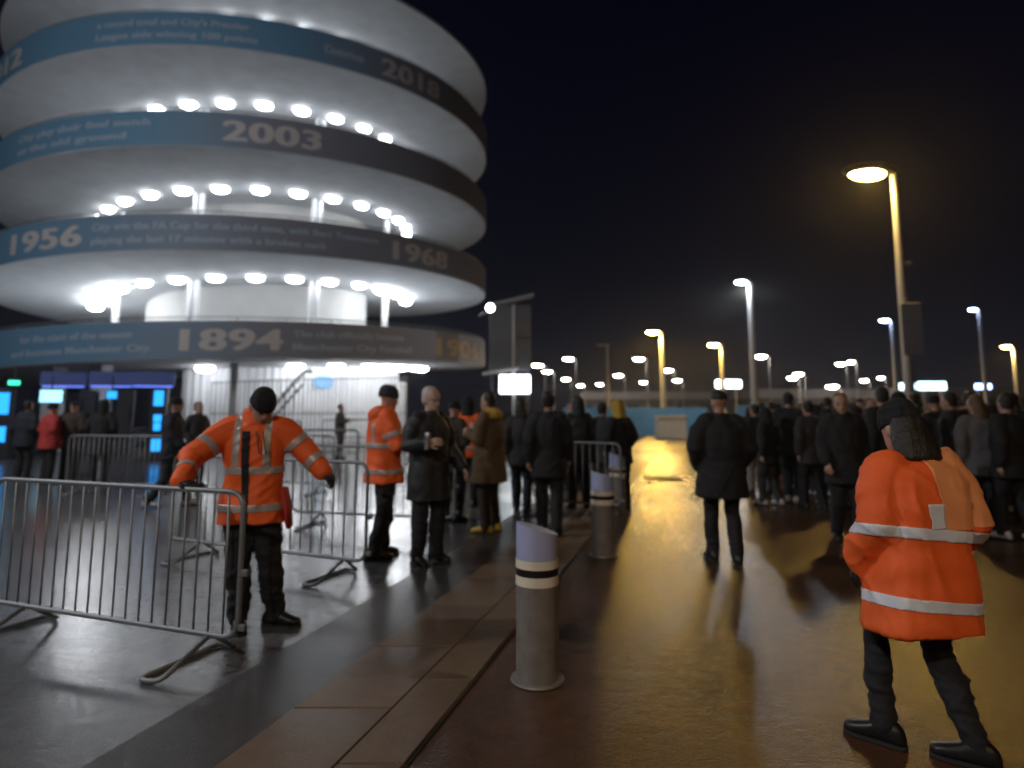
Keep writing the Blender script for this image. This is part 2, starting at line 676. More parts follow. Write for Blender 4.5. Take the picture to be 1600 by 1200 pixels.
# lamps on the ground floor ceiling
GL = [(320, 583), (462, 578), (525, 577), (578, 577), (606, 577), (628, 577), (650, 577), (672, 577)]
for i, (x, y) in enumerate(GL):
    d = ray(x, y)
    ph = min(frange(-60, 75, .25), key=lambda a: abs((tp(a, 8.7, 0).x / tp(a, 8.7, 0).y) - d.x / d.y))
    p = tp(ph, 8.7, zk(0, ph))
    ramp_lamp(p, math.atan2(p.y, p.x) + R(90), ('white oval lamp under the lowest band at the ground floor, above the orange steward\'s beanie' if i == 0 else
              'white oval lamp in the ground floor row above the ribbed white wall'), None if i == 0 else 'ground floor lamps', 1.0, me_lens2)

# turnstile cabinets with blue screens
M_SCR = mat('blue_screen', (.02, .05, .1), .3, emit=(.02, .34, 1.0), strength=1.9)
M_SCRW = mat('white_screen', (.1, .1, .1), .3, emit=(.30, .75, 1.0), strength=2.2)
M_GREEN = mat('exit_green', (.02, .1, .05), .3, emit=(.05, 1.0, .5), strength=2.5)
M_BOOTH = mat('booth', (.045, .045, .055), .4, .2)


def turnstile(x, ybot, Y, screens, label, w=.5):
    g = P(x, ybot, Y)
    e = tag(empty('turnstile', (g.x, Y, 0), math.atan2(-g.x, Y) * .8), label, 'turnstile', 'turnstiles along the tower foot')
    bm = bmesh.new()
    box(bm, (0, .35, 1.15), (w, .7, 2.3), bevel=.02)
    obj('cabinet', bm, M_BOOTH, e)
    bm = bmesh.new()
    for a in range(3):
        tube(bm, [(w / 2, .2, .95), (w / 2 + .42, .2 + .1 * a, .95 - .25 * a)], .02, 6)
    obj('arm', bm, M_GREY, e)
    for (z0, z1, ww, m) in screens:
        bm = bmesh.new()
        box(bm, (0, -.012, (z0 + z1) / 2), (ww, .03, z1 - z0), bevel=.006)
        obj('screen', bm, m, e)


turnstile(-9, 700, 21, [(1.45, 2.15, .55, M_SCR), (.55, 1.05, .5, M_SCR)], 'turnstile with tall blue screens at the far left edge', .75)
turnstile(243, 700, 20.5, [(1.72, 2.2, .27, M_SCR), (1.22, 1.44, .22, M_SCR), (.94, 1.19, .2, M_SCR), (.3, .68, .25, M_SCR)], 'turnstile with stacked cyan screens beside the walking person in black', .46)
turnstile(130, 700, 23.2, [], 'unlit turnstile cabinet behind the queue, between the pillars')
turnstile(190, 700, 22.6, [], 'unlit turnstile cabinet beside the grey pillar')
# hanging screens above the queue
for (x, y, Y, w, h, m, nm, lb) in ((80, 619, 21.5, .62, .40, M_SCRW, 'hanging_screen', 'bright white and cyan screen above the red jacket'),
                                   (175, 617, 21.5, .28, .24, M_SCR, 'gate_icon', 'small blue square sign beside the black queue figure'),
                                   (22, 598, 21, .3, .13, M_GREEN, 'exit_sign', 'small green exit sign high at the left edge')):
    p = P(x, y, Y)
    e = tag(empty(nm, p, math.atan2(-p.x, Y) * .8), lb, 'screen' if 'screen' in nm else 'sign')
    bm = bmesh.new(); box(bm, (0, .05, 0), (w + .06, .08, h + .06), bevel=.01)
    box(bm, (0, .05, h / 2 + .25), (.04, .04, .5))
    obj('housing', bm, M_DARK, e)
    bm = bmesh.new(); box(bm, (0, .004, 0), (w, .02, h))
    obj('panel', bm, m, e)
# blue wash panels over the gates
for i, x in enumerate((100, 175, 240)):
    p = P(x, 592, 23.0)
    e = tag(empty('gate_header', p, math.atan2(-p.x, 23) * .8), ['blue gate header board over the red and brown queue jackets', 'blue gate header board over the black queue figure', 'blue gate header board over the stacked cyan screens'][i], 'sign')
    bm = bmesh.new(); box(bm, (0, 0, 0), (1.4, .1, .5), bevel=.01); obj('board', bm, mat('header_blue', (.10, .14, .42), .5), e)
    bm = bmesh.new(); box(bm, (0, .0, -.27), (1.25, .06, .04)); obj('edge_light', bm, mat('header_glow', (.1, .1, .3), .4, emit=(.12, .22, 1.0), strength=2.0), e)

# queue rails within the ground floor
for i, (x0, x1, y, Y) in enumerate(((410, 470, 658, 22), (505, 580, 656, 21.5), (432, 560, 672, 14.6))):
    a, b = P(x0, y, Y), P(x1, y - 1, Y)
    e = tag(empty('queue_rail', ((a.x + b.x) / 2, Y, 0)), ['grey queue handrail at the foot of the stair rail', 'grey queue handrail behind the second steward, beside the blurred phone user', 'long grey queue handrail behind the barrier under the outstretched arm'][i], 'handrail')
    L = b.x - a.x
    bm = bmesh.new(); tube(bm, corner_path([(-L / 2, 0, 0), (-L / 2, 0, a.z), (L / 2, 0, a.z), (L / 2, 0, 0)], .12), .024, 8)
    obj('frame', bm, M_GREY, e)
    bm = bmesh.new(); tube(bm, [(-L / 2, 0, a.z * .55), (L / 2, 0, a.z * .55)], .018, 8)
    obj('mid_rail', bm, M_GREY, e)

# ------------------------------------------------------------------ crowd barriers
bm = bmesh.new(); tube(bm, [(0, 0, 0), (0, 0, 1)], .0075, 6)
me_bar = bm_mesh(bm, 'bar'); me_bar.materials.append(M_GREY)


def barrier(a, b, label, zt=1.10, zb=.20, nb=19, feet=(.14, .86)):
    a = Vector((a[0], a[1], 0)); b = Vector((b[0], b[1], 0))
    L = (b - a).length
    e = tag(empty('crowd_barrier', a, math.atan2(b.y - a.y, b.x - a.x)), label, 'barrier', 'steel crowd barriers')
    bm = bmesh.new()
    tube(bm, corner_path([(0, 0, zb), (L, 0, zb), (L, 0, zt), (0, 0, zt)], .12, True, 6), .0175, 10, True)
    obj('frame', bm, M_GREY, e, True, None)
    for i in range(nb):
        o = link('bar', me_bar, parent=e, loc=((i + 1) * L / (nb + 1), 0, zb))
        o.scale = (1, 1, zt - zb)
    for f in feet:
        bm = bmesh.new()
        x = L * f
        tube(bm, corner_path([(x + .12, 0, zb), (x + .05, -.30, .022), (x - .10, -.32, .022), (x - .10, .32, .022), (x + .05, .30, .022), (x + .12, .012, zb + .0)], .06, False, 4), .016, 8)
        obj('foot', bm, M_GREY, e, True, None)
    bm = bmesh.new()
    box(bm, (L + .035, 0, zt * .55), (.05, .03, .04), bevel=.006)
    box(bm, (L + .035, 0, zt * .25), (.05, .03, .04), bevel=.006)
    obj('hook', bm, M_GREY, e)
    return e


def GX(x, y):
    g = G(x, y)
    return (g.x, g.y)


barrier(GX(-28, 981), GX(368, 1052), 'nearest steel crowd barrier, in front of the steward with spread arms', zt=1.08)
barrier((-3.75, 7.25), (-1.36, 6.15), 'steel barrier between the two nearest stewards, under the outstretched arm')
barrier((-3.05, 9.1), (-.75, 8.55), 'steel barrier behind the white-haired man, one lane further back')
barrier((-5.6, 13.0), (-3.4, 12.4), 'far steel barrier standing before the ribbed white wall')
barrier((.35, 10.4), (1.6, 9.6), 'steel barrier behind the black-coated walkers by the bollards', nb=11)
barrier((-8.6, 12.6), (-6.4, 12.2), 'steel barrier in the dark by the turnstiles, behind the walking person')

# ------------------------------------------------------------------ bollards
M_BOLL = mat('bollard_steel', (.26, .23, .21), .45, .3, .45, 9, .2, 35)
M_REFW = mat('reflective_cream', (.80, .72, .58), .35, 0, .06)
M_BLK = mat('band_black', (.012, .01, .01), .4)
M_TOPF = mat('bollard_top_cool_lit', (.42, .45, .68), .45, .1, .08)  # lilac tint stands in for cool tower light on the sloped top


def cyl_ring(bm, r, z0, z1, n=36, slope=0.0, th=.004):
    prev = None
    for i in range(n + 1):
        a = 2 * math.pi * i / n
        x, y = r * math.cos(a), r * math.sin(a)
        zt = z1 - slope * x
        c = (bm.verts.new((x, y, z0)), bm.verts.new((x, y, zt)))
        if prev: bm.faces.new((prev[0], c[0], c[1], prev[1]))
        prev = c
    bmesh.ops.remove_doubles(bm, verts=bm.verts, dist=1e-5)


def bollard(g, label, rz):
    r, H = .128, .93
    e = tag(empty('bollard', (g.x, g.y, 0), rz), label, 'bollard', 'row of steel bollards along the kerb')
    bm = bmesh.new()
    cyl_ring(bm, r, 0, .70); obj('shaft', bm, M_BOLL, e, True, R(40))
    bm = bmesh.new()
    cyl_ring(bm, r - .001, .69, H - .05, slope=.30)
    top = [v for v in bm.verts if v.co.z > .71]
    bmesh.ops.contextual_create(bm, geom=[ed for ed in bm.edges if ed.is_boundary and all(v.co.z > .71 for v in ed.verts)])
    obj('cap', bm, M_TOPF, e, True, R(40))
    for (z0, z1, m, nm, rr) in ((.655, .705, M_REFW, 'reflective_band', r + .003), (.612, .655, M_BLK, 'black_band', r + .0015), (.555, .612, M_REFW, 'reflective_band', r + .003)):
        bm = bmesh.new(); cyl_ring(bm, rr, z0, z1); obj(nm, bm, m, e, True, R(40))
    bm = bmesh.new()
    bmesh.ops.create_cone(bm, cap_ends=True, segments=32, radius1=r + .035, radius2=r + .03, depth=.012, matrix=Matrix.Translation((0, 0, .011)))
    obj('base_flange', bm, M_BOLL, e)
    return e


bollard(G(840, 1062), 'nearest steel bollard with sloped top tinted as cool-lit and cream bands', R(8))
bollard(G(943, 868), 'second steel bollard, just behind the nearest one', R(5))
bollard(G(966, 800), 'third steel bollard, beside the yellow-hooded figure', R(12))

# ------------------------------------------------------------------ street lamps
bm = bmesh.new()
loft(bm, [((x, 0, z), (0, w, 0), (0, 0, h)) for x, z, w, h in ((-.05, .0, .05, .05), (.0, .01, .09, .06), (.2, .02, .15, .075), (.45, .015, .16, .07), (.62, 0, .12, .05), (.68, 0, .05, .02))], 14)
recalc(bm)
me_lhouse = bm_mesh(bm, 'housing'); me_lhouse.materials.append(M_DARK)
bm = bmesh.new(); blob(bm, (.36, 0, -.045), (.25, .125, .085), 16, 10)
me_llens = bm_mesh(bm, 'lens')
LENS = {}


def street_lamp(x, y, Y, m, label, group=None, ang=180, s=1.0, polex=None, watts=0, colr=(1, 1, 1), pole=True, r=.09, typ='SPOT'):
    head = P(x, y, Y)
    dx = -.36 * s * math.cos(R(ang)); dy = -.36 * s * math.sin(R(ang))
    base = Vector((head.x + dx, head.y + dy, 0))
    e = tag(empty('street_lamp', base), label, 'street lamp', group)
    h = head.z
    if pole:
        bm = bmesh.new()
        zs = [0, .02, 1.3, 1.35, h * .6, h - .1, h]
        rs = [r * 1.9, r * 1.45, r * 1.4, r, r * .8, r * .6, r * .55]
        tube(bm, [(0, 0, z) for z in zs], rs, 12)
        obj('pole', bm, M_POLE, e, True, R(40))
    hd = link('housing', me_lhouse, parent=e, loc=(0, 0, h + .03 * s), rot=(0, 0, R(ang)))
    hd.scale = (s, s, s)
    if m.name not in LENS:
        c = me_llens.copy(); c.materials.append(m); LENS[m.name] = c
    ln = link('lens', LENS[m.name], parent=e, loc=(0, 0, h + .03 * s), rot=(0, 0, R(ang)))
    ln.scale = (s, s, s)
    if watts:
        ld = bpy.data.lights.new('light', typ)
        ld.energy = watts; ld.color = colr; ld.shadow_soft_size = .25
        if typ == 'SPOT':
            ld.spot_size = R(167); ld.spot_blend = .12
        lo = bpy.data.objects.new('light', ld); COL.objects.link(lo); lo.parent = e
        lo.location = (-dx, -dy, h - .12 * s)
    return e


big = street_lamp(1355, 270, 19, M_SOD, 'tall street lamp with blazing amber head on the right', ang=183, s=2.3, watts=1000, colr=(1, .60, .14), r=.15, typ='SPOT')  # head and lens enlarged to imitate the bloom
# control box and sign on its pole
bm = bmesh.new(); box(bm, (.06, -.22, P(1405, 515, 19).z), (.62, .12, 1.55), bevel=.02)
obj('pole_cabinet', bm, M_POLE, big)
bm = bmesh.new(); box(bm, (.12, -.05, P(1400, 412, 19).z), (.36, .1, .1), bevel=.02); obj('bracket', bm, M_POLE, big)
street_lamp(1020, 518, 46, M_SODFAR, 'amber street lamp straight behind the white block', ang=200, s=2.0, watts=4200, colr=(1, .60, .10), r=.22, typ='SPOT')
street_lamp(1115, 538, 48, M_SODFAR, 'amber street lamp above the black-coated man walking away', ang=200, s=1.9, watts=1500, colr=(1, .60, .10), r=.2, typ='SPOT')
street_lamp(1572, 541, 50, M_SODFAR, 'amber street lamp at the far right edge', ang=190, s=1.7, watts=1500, colr=(1, .62, .2), r=.16)
street_lamp(1158, 440, 34, M_COOL, 'tall white street lamp between the two amber ones and the tall right one', ang=190, s=1.35, watts=1100, colr=(.9, .94, 1), r=.2, typ='SPOT')
street_lamp(1382, 500, 36, M_BLUELED, 'blue-white lamp beside the tall amber lamp pole', ang=190, s=1.2, r=.13)
street_lamp(1520, 483, 38, M_BLUELED, 'blue-white lamp on the far right, upper', ang=190, s=1.1, r=.14)
far = [(998, 560, 72, 2.6, 'pale distant lamp just left of the first amber street lamp'), (1188, 556, 70, 3.0, 'pale distant lamp just right of the tall white street lamp'),
       (1238, 590, 90, 3.0, 'lower lamp of the close pair right of the tall white street lamp'), (1247, 584, 88, 3.0, 'upper lamp of the close pair right of the tall white street lamp'),
       (1313, 568, 80, 2.6, 'left lamp of the high pale pair halfway to the tall amber lamp'), (1328, 565, 82, 2.6, 'right lamp of the high pale pair halfway to the tall amber lamp'),
       (1300, 603, 100, 4.2, 'low broad pale lamp under the high pale pair'), (966, 586, 100, 3.0, 'distant lamp between the unlit pole and the first amber lamp'),
       (1043, 578, 90, 3.0, 'upper distant lamp between the two amber street lamps'), (1058, 594, 110, 3.0, 'lower distant lamp between the two amber street lamps'),
       (1005, 597, 120, 2.6, 'small low lamp under the pale lamp left of the first amber one'), (888, 560, 70, 2.4, 'highest pale lamp of the group right of the glowing white panel'),
       (840, 570, 74, 2.6, 'leftmost distant lamp, nearest the glowing white panel'), (855, 580, 78, 2.4, 'second distant lamp from the glowing white panel'),
       (884, 592, 100, 2.6, 'low lamp under the highest pale lamp right of the white panel'), (907, 602, 120, 2.6, 'lowest small lamp left of the unlit pole, farther from it'),
       (937, 600, 120, 2.6, 'small low lamp right beside the unlit pole'), (1350, 594, 110, 3.0, 'left one of two low lamps left of the blue-white lamp'), (1376, 590, 110, 2.6, 'low lamp right beneath the blue-white lamp by the tall amber pole')]
for i, (x, y, Y, s, lb) in enumerate(far):
    street_lamp(x, y, Y, M_WARM, lb, 'distant car park lamps', ang=195, s=s, r=.07)

# lamps of the same rows that stand behind the photographer
def near_lamp(X, Y, h, m, label, ang, watts, colr, typ='SPOT'):
    e = tag(empty('street_lamp', (X, Y, 0)), label, 'street lamp')
    bm = bmesh.new(); tube(bm, [(0, 0, 0), (0, 0, 1.3), (0, 0, 1.35), (0, 0, h)], [.15, .13, .09, .06], 12); obj('pole', bm, M_POLE, e, True, R(40))
    link('housing', me_lhouse, parent=e, loc=(0, 0, h + .03), rot=(0, 0, R(ang)))
    if m.name not in LENS:
        c = me_llens.copy(); c.materials.append(m); LENS[m.name] = c
    link('lens', LENS[m.name], parent=e, loc=(0, 0, h + .03), rot=(0, 0, R(ang)))
    ld = bpy.data.lights.new('light', typ); ld.energy = watts; ld.color = colr; ld.shadow_soft_size = .2
    if typ == 'SPOT':
        ld.spot_size = R(160); ld.spot_blend = .4
    lo = bpy.data.objects.new('light', ld); COL.objects.link(lo); lo.parent = e
    lo.location = (.36 * math.cos(R(ang)), .36 * math.sin(R(ang)), h - .12)


near_lamp(-15.5, 5.0, 11.0, M_COOL, 'white street lamp on the forecourt left of the picture', 60, 5000, (.95, .97, 1), 'POINT')
near_lamp(-4.5, -7.5, 8.5, M_COOL, 'white street lamp behind the photographer on the tower side', 80, 2000, (1, .95, .88))
near_lamp(5.5, -8.0, 8.5, M_SOD, 'amber street lamp behind the photographer on the road side', 100, 700, (1, .62, .2))

# ------------------------------------------------------------------ background
# screen tower by the stadium corner
sb = tag(empty('screen_tower', (P(797, 640, 30).x, 30, 0)), 'dark screen tower right of the spiral tower with a glowing white panel', 'screen')
bm = bmesh.new(); box(bm, (0, 0, 4.95), (1.95, .5, 3.1), bevel=.04); obj('screen_body', bm, mat('screen_casing', (.10, .105, .12), .5, 0, .2, 3), sb)
bm = bmesh.new(); box(bm, (.05, -.05, 6.72), (2.2, .8, .1), Matrix.Rotation(R(-14), 3, 'Y'), .02); obj('roof', bm, M_POLE, sb)
bm = bmesh.new(); tube(bm, [(.18, -.30, 0), (.18, -.30, 6.5)], .09, 10); obj('mast', bm, M_POLE, sb)
for x in (-.85, .85):
    bm = bmesh.new(); box(bm, (x, .1, 1.7), (.14, .14, 3.4)); obj('leg', bm, M_DARK, sb)
bm = bmesh.new(); box(bm, (-.45, -.42, 3.36), (1.7, .1, .12), Matrix.Rotation(R(-9), 3, 'Y'), .02); obj('canopy_edge', bm, M_STEELW, sb)
bm = bmesh.new(); box(bm, (.22, -.5, 2.76), (1.42, .12, .86), bevel=.05); obj('lit_panel', bm, mat('panel_white', (.8, .8, .8), .4, emit=(.9, .96, 1), strength=5), sb)
# flood lamp at the tower's right edge
pl = P(766, 481, 26)
e = tag(empty('flood_lamp', pl), 'round white flood lamp at the tower\'s right edge above the dark screen', 'lamp')
bm = bmesh.new(); blob(bm, (0, 0, 0), (.17, .14, .17)); obj('lens', bm, M_WHITE_LAMP, e, True, None)
bm = bmesh.new(); tube(bm, [(0, .1, 0), (-.1, .3, -.1), (-.5, 1.2, -.15)], .05, 8); obj('bracket', bm, M_POLE, e)

M_HOARD = mat('blue_hoarding', (.10, .30, .48), .5, 0, .2, 1.5)
M_BLOCK = mat('concrete_block', (.62, .58, .50), .8, 0, .12, 3)


def hoarding(x0, x1, Y, h, label, n):
    a, b = P(x0, 650, Y), P(x1, 650, Y)
    e = tag(empty('hoarding', (a.x, Y, 0)), label, 'hoarding')
    L = (b.x - a.x)
    w = L / n
    bm = bmesh.new(); box(bm, (0, 0, h / 2), (w - .03, .06, h), bevel=.01); me = bm_mesh(bm, 'panel', False); me.materials.append(M_HOARD)
    for i in range(n):
        link('panel', me, parent=e, loc=((i + .5) * w, rnd.uniform(-.02, .02), 0))
    for i in range(n + 1):
        bm = bmesh.new(); box(bm, (i * w, .08, h / 2), (.06, .08, h + .1)); obj('post', bm, M_GREY, e)


hoarding(880, 1105, 41, 1.72, 'blue hoarding behind the white concrete block', 7)
hoarding(1150, 1345, 46, 1.9, 'blue hoarding behind the far crowd on the right', 7)
gb = P(1048, 684, 36)
e = tag(empty('concrete_block', (gb.x, 36, 0)), 'white concrete block before the blue hoarding', 'block')
bm = bmesh.new(); box(bm, (0, 0, .6), (1.62, .7, 1.2), bevel=.04); obj('body', bm, M_BLOCK, e)
bm = bmesh.new(); box(bm, (0, -.02, 1.23), (1.7, .78, .06), bevel=.02); obj('cap', bm, M_BLOCK, e)

M_ROOF = mat('pale_roof', (.45, .45, .46), .5, .1)


def shed(x0, x1, ytop, ybot, Y, label, depth=10, lit=None):
    a, b = P(x0, ytop, Y), P(x1, ytop, Y)
    zb = P(x0, ybot, Y).z
    L = b.x - a.x
    e = tag(empty('low_building', ((a.x + b.x) / 2, Y + depth / 2, 0)), label, 'building')
    bm = bmesh.new(); box(bm, (0, 0, zb / 2), (L * .98, depth, zb)); obj('wall', bm, mat('shed_wall', (.15, .15, .16), .7), e)
    bm = bmesh.new(); box(bm, (0, 0, (a.z + zb) / 2), (L, depth + 1, a.z - zb), bevel=.05); obj('roof', bm, M_ROOF, e)
    n = max(3, int(L / 4))
    for i in range(n):
        bm = bmesh.new(); box(bm, (-L * .45 + i * L * .9 / (n - 1), -depth / 2 - .02, zb * .45), (L / n * .5, .06, zb * .5)); obj('window', bm, mat('dim_glass', (.05, .06, .08), .15), e)


shed(905, 1110, 612, 624, 130, 'long low building with pale roof under the amber lamps')
shed(1170, 1420, 608, 622, 120, 'long low building with pale roof beyond the right crowd')
shed(1400, 1640, 606, 621, 95, 'long low building with pale roof at the right edge')
# lit signs over the car park
for (x, y, Y, w, h, m, lb) in ((1138, 600, 60, 2.4, .75, mat('sign_white', (.8, .8, .8), .4, emit=(.9, .95, 1), strength=7), 'glowing white sign above the head of the man walking away'),
                               (1418, 604, 60, 1.5, .6, mat('sign_cyan', (.6, .8, .9), .4, emit=(.55, .85, 1), strength=6), 'small glowing pale cyan sign left of the wider one on the right'),
                               (1456, 603, 60, 2.6, .75, mat('sign_cyan', (.6, .8, .9), .4), 'wide glowing pale cyan sign above the dark head on the right'),
                               (1536, 604, 60, 1.5, .5, mat('sign_blue', (.4, .6, .9), .4, emit=(.45, .65, 1), strength=6), 'small glowing blue-white sign near the right edge')):
    p = P(x, y, Y)
    e = tag(empty('lit_sign', (p.x, Y, 0)), lb, 'sign')
    bm = bmesh.new(); box(bm, (0, 0, p.z), (w, .25, h), bevel=.1); obj('panel', bm, m, e)
    for sx in (-.3, .3):
        bm = bmesh.new(); tube(bm, [(w * sx, .1, 0), (w * sx, .1, p.z - h * .45)], .05, 6); obj('leg', bm, M_POLE, e)
# unlit poles
for (x, yt, Y, lb) in ((949, 540, 60, 'tall unlit pole left of the first amber street lamp'),):
    p = P(x, yt, Y)
    e = tag(empty('unlit_pole', (p.x, Y, 0)), lb, 'pole')
    bm = bmesh.new(); tube(bm, [(0, 0, 0), (0, 0, p.z)], [.16, .08], 10); obj('shaft', bm, M_POLE, e)
    bm = bmesh.new(); box(bm, (-.4, 0, p.z + .05), (1.2, .2, .12), bevel=.03); obj('head', bm, M_POLE, e)
#PEOPLE
# ------------------------------------------------------------------ people


def fuse(bm, voxel, smooth=2):
    """one continuous skin out of overlapping lofts"""
    recalc(bm)
    me = bpy.data.meshes.new('tmp')
    bm.to_mesh(me); bm.free()
    o = bpy.data.objects.new('tmp', me)
    COL.objects.link(o)
    md = o.modifiers.new('r', 'REMESH'); md.mode = 'VOXEL'; md.voxel_size = voxel
    sm = o.modifiers.new('s', 'SMOOTH'); sm.iterations = smooth; sm.factor = .5
    dg = bpy.context.evaluated_depsgraph_get()
    out = bpy.data.meshes.new_from_object(o.evaluated_get(dg))
    bpy.data.objects.remove(o); bpy.data.meshes.remove(me)
    return out


NR = np.random.RandomState(3)


def folds(me, amp, freq, seed, squash=(1, 1, 2.2), oct=10):
    """cloth folds: push the surface along its normals by a sum of waves"""
    n = len(me.vertices)
    co = np.empty(n * 3); me.vertices.foreach_get('co', co); co = co.reshape(-1, 3)
    no = np.empty(n * 3); me.vertices.foreach_get('normal', no); no = no.reshape(-1, 3)
    rs = np.random.RandomState(seed)
    d = np.zeros(n)
    for i in range(oct):
        k = rs.normal(size=3) * freq * np.array(squash) * (1 + .22 * i)
        d += np.sin(co @ k + rs.uniform(0, 6.28)) / (1 + .25 * i)
    d = d / math.sqrt(oct * .35)
    d = np.sign(d) * np.abs(d) ** .8
    # sharper creases on top: ridged, warped waves
    cr = np.zeros(n)
    for i in range(5):
        k = rs.normal(size=3) * freq * 2.3 * np.array(squash)
        w = np.sin(co @ (rs.normal(size=3) * freq * .8) + rs.uniform(0, 6.28)) * 1.6
        mask = .5 + .5 * np.sin(co @ (rs.normal(size=3) * freq * .7) + rs.uniform(0, 6.28))
        cr += (1 - np.abs(np.sin(co @ k * .5 + w))) ** 3 * mask ** 2
    d = d * .75 + (cr - cr.mean()) * 1.15
    co = co + no * (d * amp)[:, None]
    me.vertices.foreach_set('co', co.ravel())
    me.update()


def smooth_me(me, name, m):
    me.name = name
    me.polygons.foreach_set('use_smooth', [True] * len(me.polygons))
    me.materials.clear()
    me.materials.append(m)
    return me


def patch(me, planes, keep, off, name, m):
    """piece of trim that follows the cloth: cut by planes, kept by a test, lifted off"""
    bm = bmesh.new(); bm.from_mesh(me)
    for co, no in planes:                      # keeps the side the normal points to
        geom = list(bm.verts) + list(bm.edges) + list(bm.faces)
        bmesh.ops.bisect_plane(bm, geom=geom, plane_co=co, plane_no=no, clear_inner=True, dist=1e-5)
    bad = [f for f in bm.faces if not keep(f.calc_center_median(), f.normal)]
    bmesh.ops.delete(bm, geom=bad, context='FACES')
    if not bm.faces:
        bm.free(); return None
    bm.normal_update()
    ns = {v: v.normal.copy() for v in bm.verts}
    for v in bm.verts:
        v.co += ns[v] * off
    r = bmesh.ops.extrude_face_region(bm, geom=list(bm.faces))
    for g in r['geom']:
        if isinstance(g, bmesh.types.BMVert):
            g.co -= g.normal * 0
    vs = [g for g in r['geom'] if isinstance(g, bmesh.types.BMVert)]
    for v in vs:
        v.co += v.normal * .0015
    out = bpy.data.meshes.new(name)
    bm.to_mesh(out); bm.free()
    return smooth_me(out, name, m)


V = Vector


def limb(bm, pts, rs, n=14):
    """tapered round limb with rounded ends"""
    pts = [V(p) for p in pts]
    d0 = (pts[0] - pts[1]).normalized(); d1 = (pts[-1] - pts[-2]).normalized()
    P2 = [pts[0] + d0 * rs[0] * .9, pts[0] + d0 * rs[0] * .55] + pts + [pts[-1] + d1 * rs[-1] * .55, pts[-1] + d1 * rs[-1] * .9]
    R2 = [rs[0] * .35, rs[0] * .82] + list(rs) + [rs[-1] * .82, rs[-1] * .35]
    # soften the joints
    tube(bm, P2, R2, n)


HEAD = [(0, .022, -.080, -.040), (.018, .040, -.093, -.012), (.045, .054, -.096, .030), (.075, .063, -.093, .062), (.105, .070, -.089, .084),
        (.135, .075, -.093, .096), (.165, .076, -.090, .099), (.192, .070, -.076, .092), (.214, .056, -.052, .076), (.229, .034, -.022, .052), (.236, .012, 0, .03)]


def head_rings(zmin, zmax, grow, back=None):
    out = []
    for z, w, f, b in HEAD:
        if zmin <= z <= zmax:
            out.append((V((0, (f + b) / 2, z + grow * .8 * max(0, (z - .1) / .136))), V((w + grow, 0, 0)), V((0, (b - f) / 2 + grow, 0))))
    return out


def mapped(bm0, M):
    bmesh.ops.transform(bm0, matrix=M, verts=bm0.verts)
    return bm0


def add_bm(dst, src):
    me = bpy.data.meshes.new('x'); src.to_mesh(me); src.free(); dst.from_mesh(me); bpy.data.meshes.remove(me)


def hand_bm(wrist, d, nrm, curl, side, s=1.0, r=.0085):
    """palm, four fingers and a thumb; d = direction of the fingers, nrm = back of the hand"""
    bm = bmesh.new()
    d = d.normalized(); nrm = (nrm - d * nrm.dot(d)).normalized(); lat = d.cross(nrm) * side
    loft(bm, [(wrist + d * (t * s), lat * (w * s), nrm * (h * s)) for t, w, h in ((-.03, .026, .021), (0, .028, .020), (.035, .039, .017), (.07, .043, .015), (.088, .040, .012))], 12, 2.5)
    for i, (o, L) in enumerate(((-.031, .066), (-.0105, .076), (.0105, .071), (.031, .056))):
        p = wrist + d * (.082 * s) + lat * (o * s)
        q = [p - d * .012]
        dd = d.copy(); a = curl * .45
        for seg in (.45, .32, .27):
            c, sn = math.cos(a), math.sin(a)
            q.append(q[-1] + (d * c - nrm * sn) * (L * seg * s))
            a += curl * .6
        tube(bm, q, [r * 1.05 * s, r * s, r * .92 * s, r * .7 * s], 8)
    p = wrist + d * (.022 * s) - lat * (.030 * s)
    q = [p, p + (d * .55 - lat * .75) * (.036 * s), p + (d * .55 - lat * .75) * (.036 * s) + (d * .85 - lat * .2 - nrm * curl * .4) * (.032 * s), p + (d * .55 - lat * .75) * (.036 * s) + (d * .85 - lat * .1 - nrm * curl * .5) * (.056 * s)]
    tube(bm, q, [r * 1.5 * s, r * 1.2 * s, r * 1.05 * s, r * .7 * s], 8)
    return bm


def stand(**k):
    """joints of a 1.75 m figure facing -Y; its left is +X"""
    J = dict(pelvis=V((0, 0, .92)), chest=V((0, .005, 1.44)), shL=V((.185, .01, 1.42)), shR=V((-.185, .01, 1.42)),
             elL=V((.235, .03, 1.14)), elR=V((-.235, .03, 1.14)), wrL=V((.235, -.05, .90)), wrR=V((-.235, -.05, .90)),
             hipL=V((.09, 0, .90)), hipR=V((-.09, 0, .90)), knL=V((.105, -.015, .49)), knR=V((-.105, -.015, .49)),
             anL=V((.115, .02, .085)), anR=V((-.115, .02, .085)), footL=V((.15, -1, 0)), footR=V((-.15, -1, 0)), bow=0, yaw=0, tilt=0, neck=V((0, -.01, 1.50)))
    for a, b in k.items():
        J[a] = V(b) if isinstance(b, tuple) else b
    return J


POCKET = dict(elL=(.27, .06, 1.16), elR=(-.27, .06, 1.16), wrL=(.21, -.10, .97), wrR=(-.21, -.10, .97))
PHONE = dict(elL=(.25, .0, 1.15), wrL=(.10, -.26, 1.24), elR=(-.25, .02, 1.15), wrR=(-.08, -.27, 1.22))


def walk(a=.2, **k):
    d = dict(knL=(.10, -.02 - a * .75, .50), anL=(.10, .02 - a, .09), knR=(-.10, -.06 + a * .35, .49), anR=(-.10, .02 + a, .10),
             elL=(.235, .05 + a * .5, 1.15), wrL=(.23, .0 + a * .5, .91), elR=(-.235, .05 - a * .4, 1.15), wrR=(-.23, -.05 - a * .8, .93))
    d.update(k)
    return d


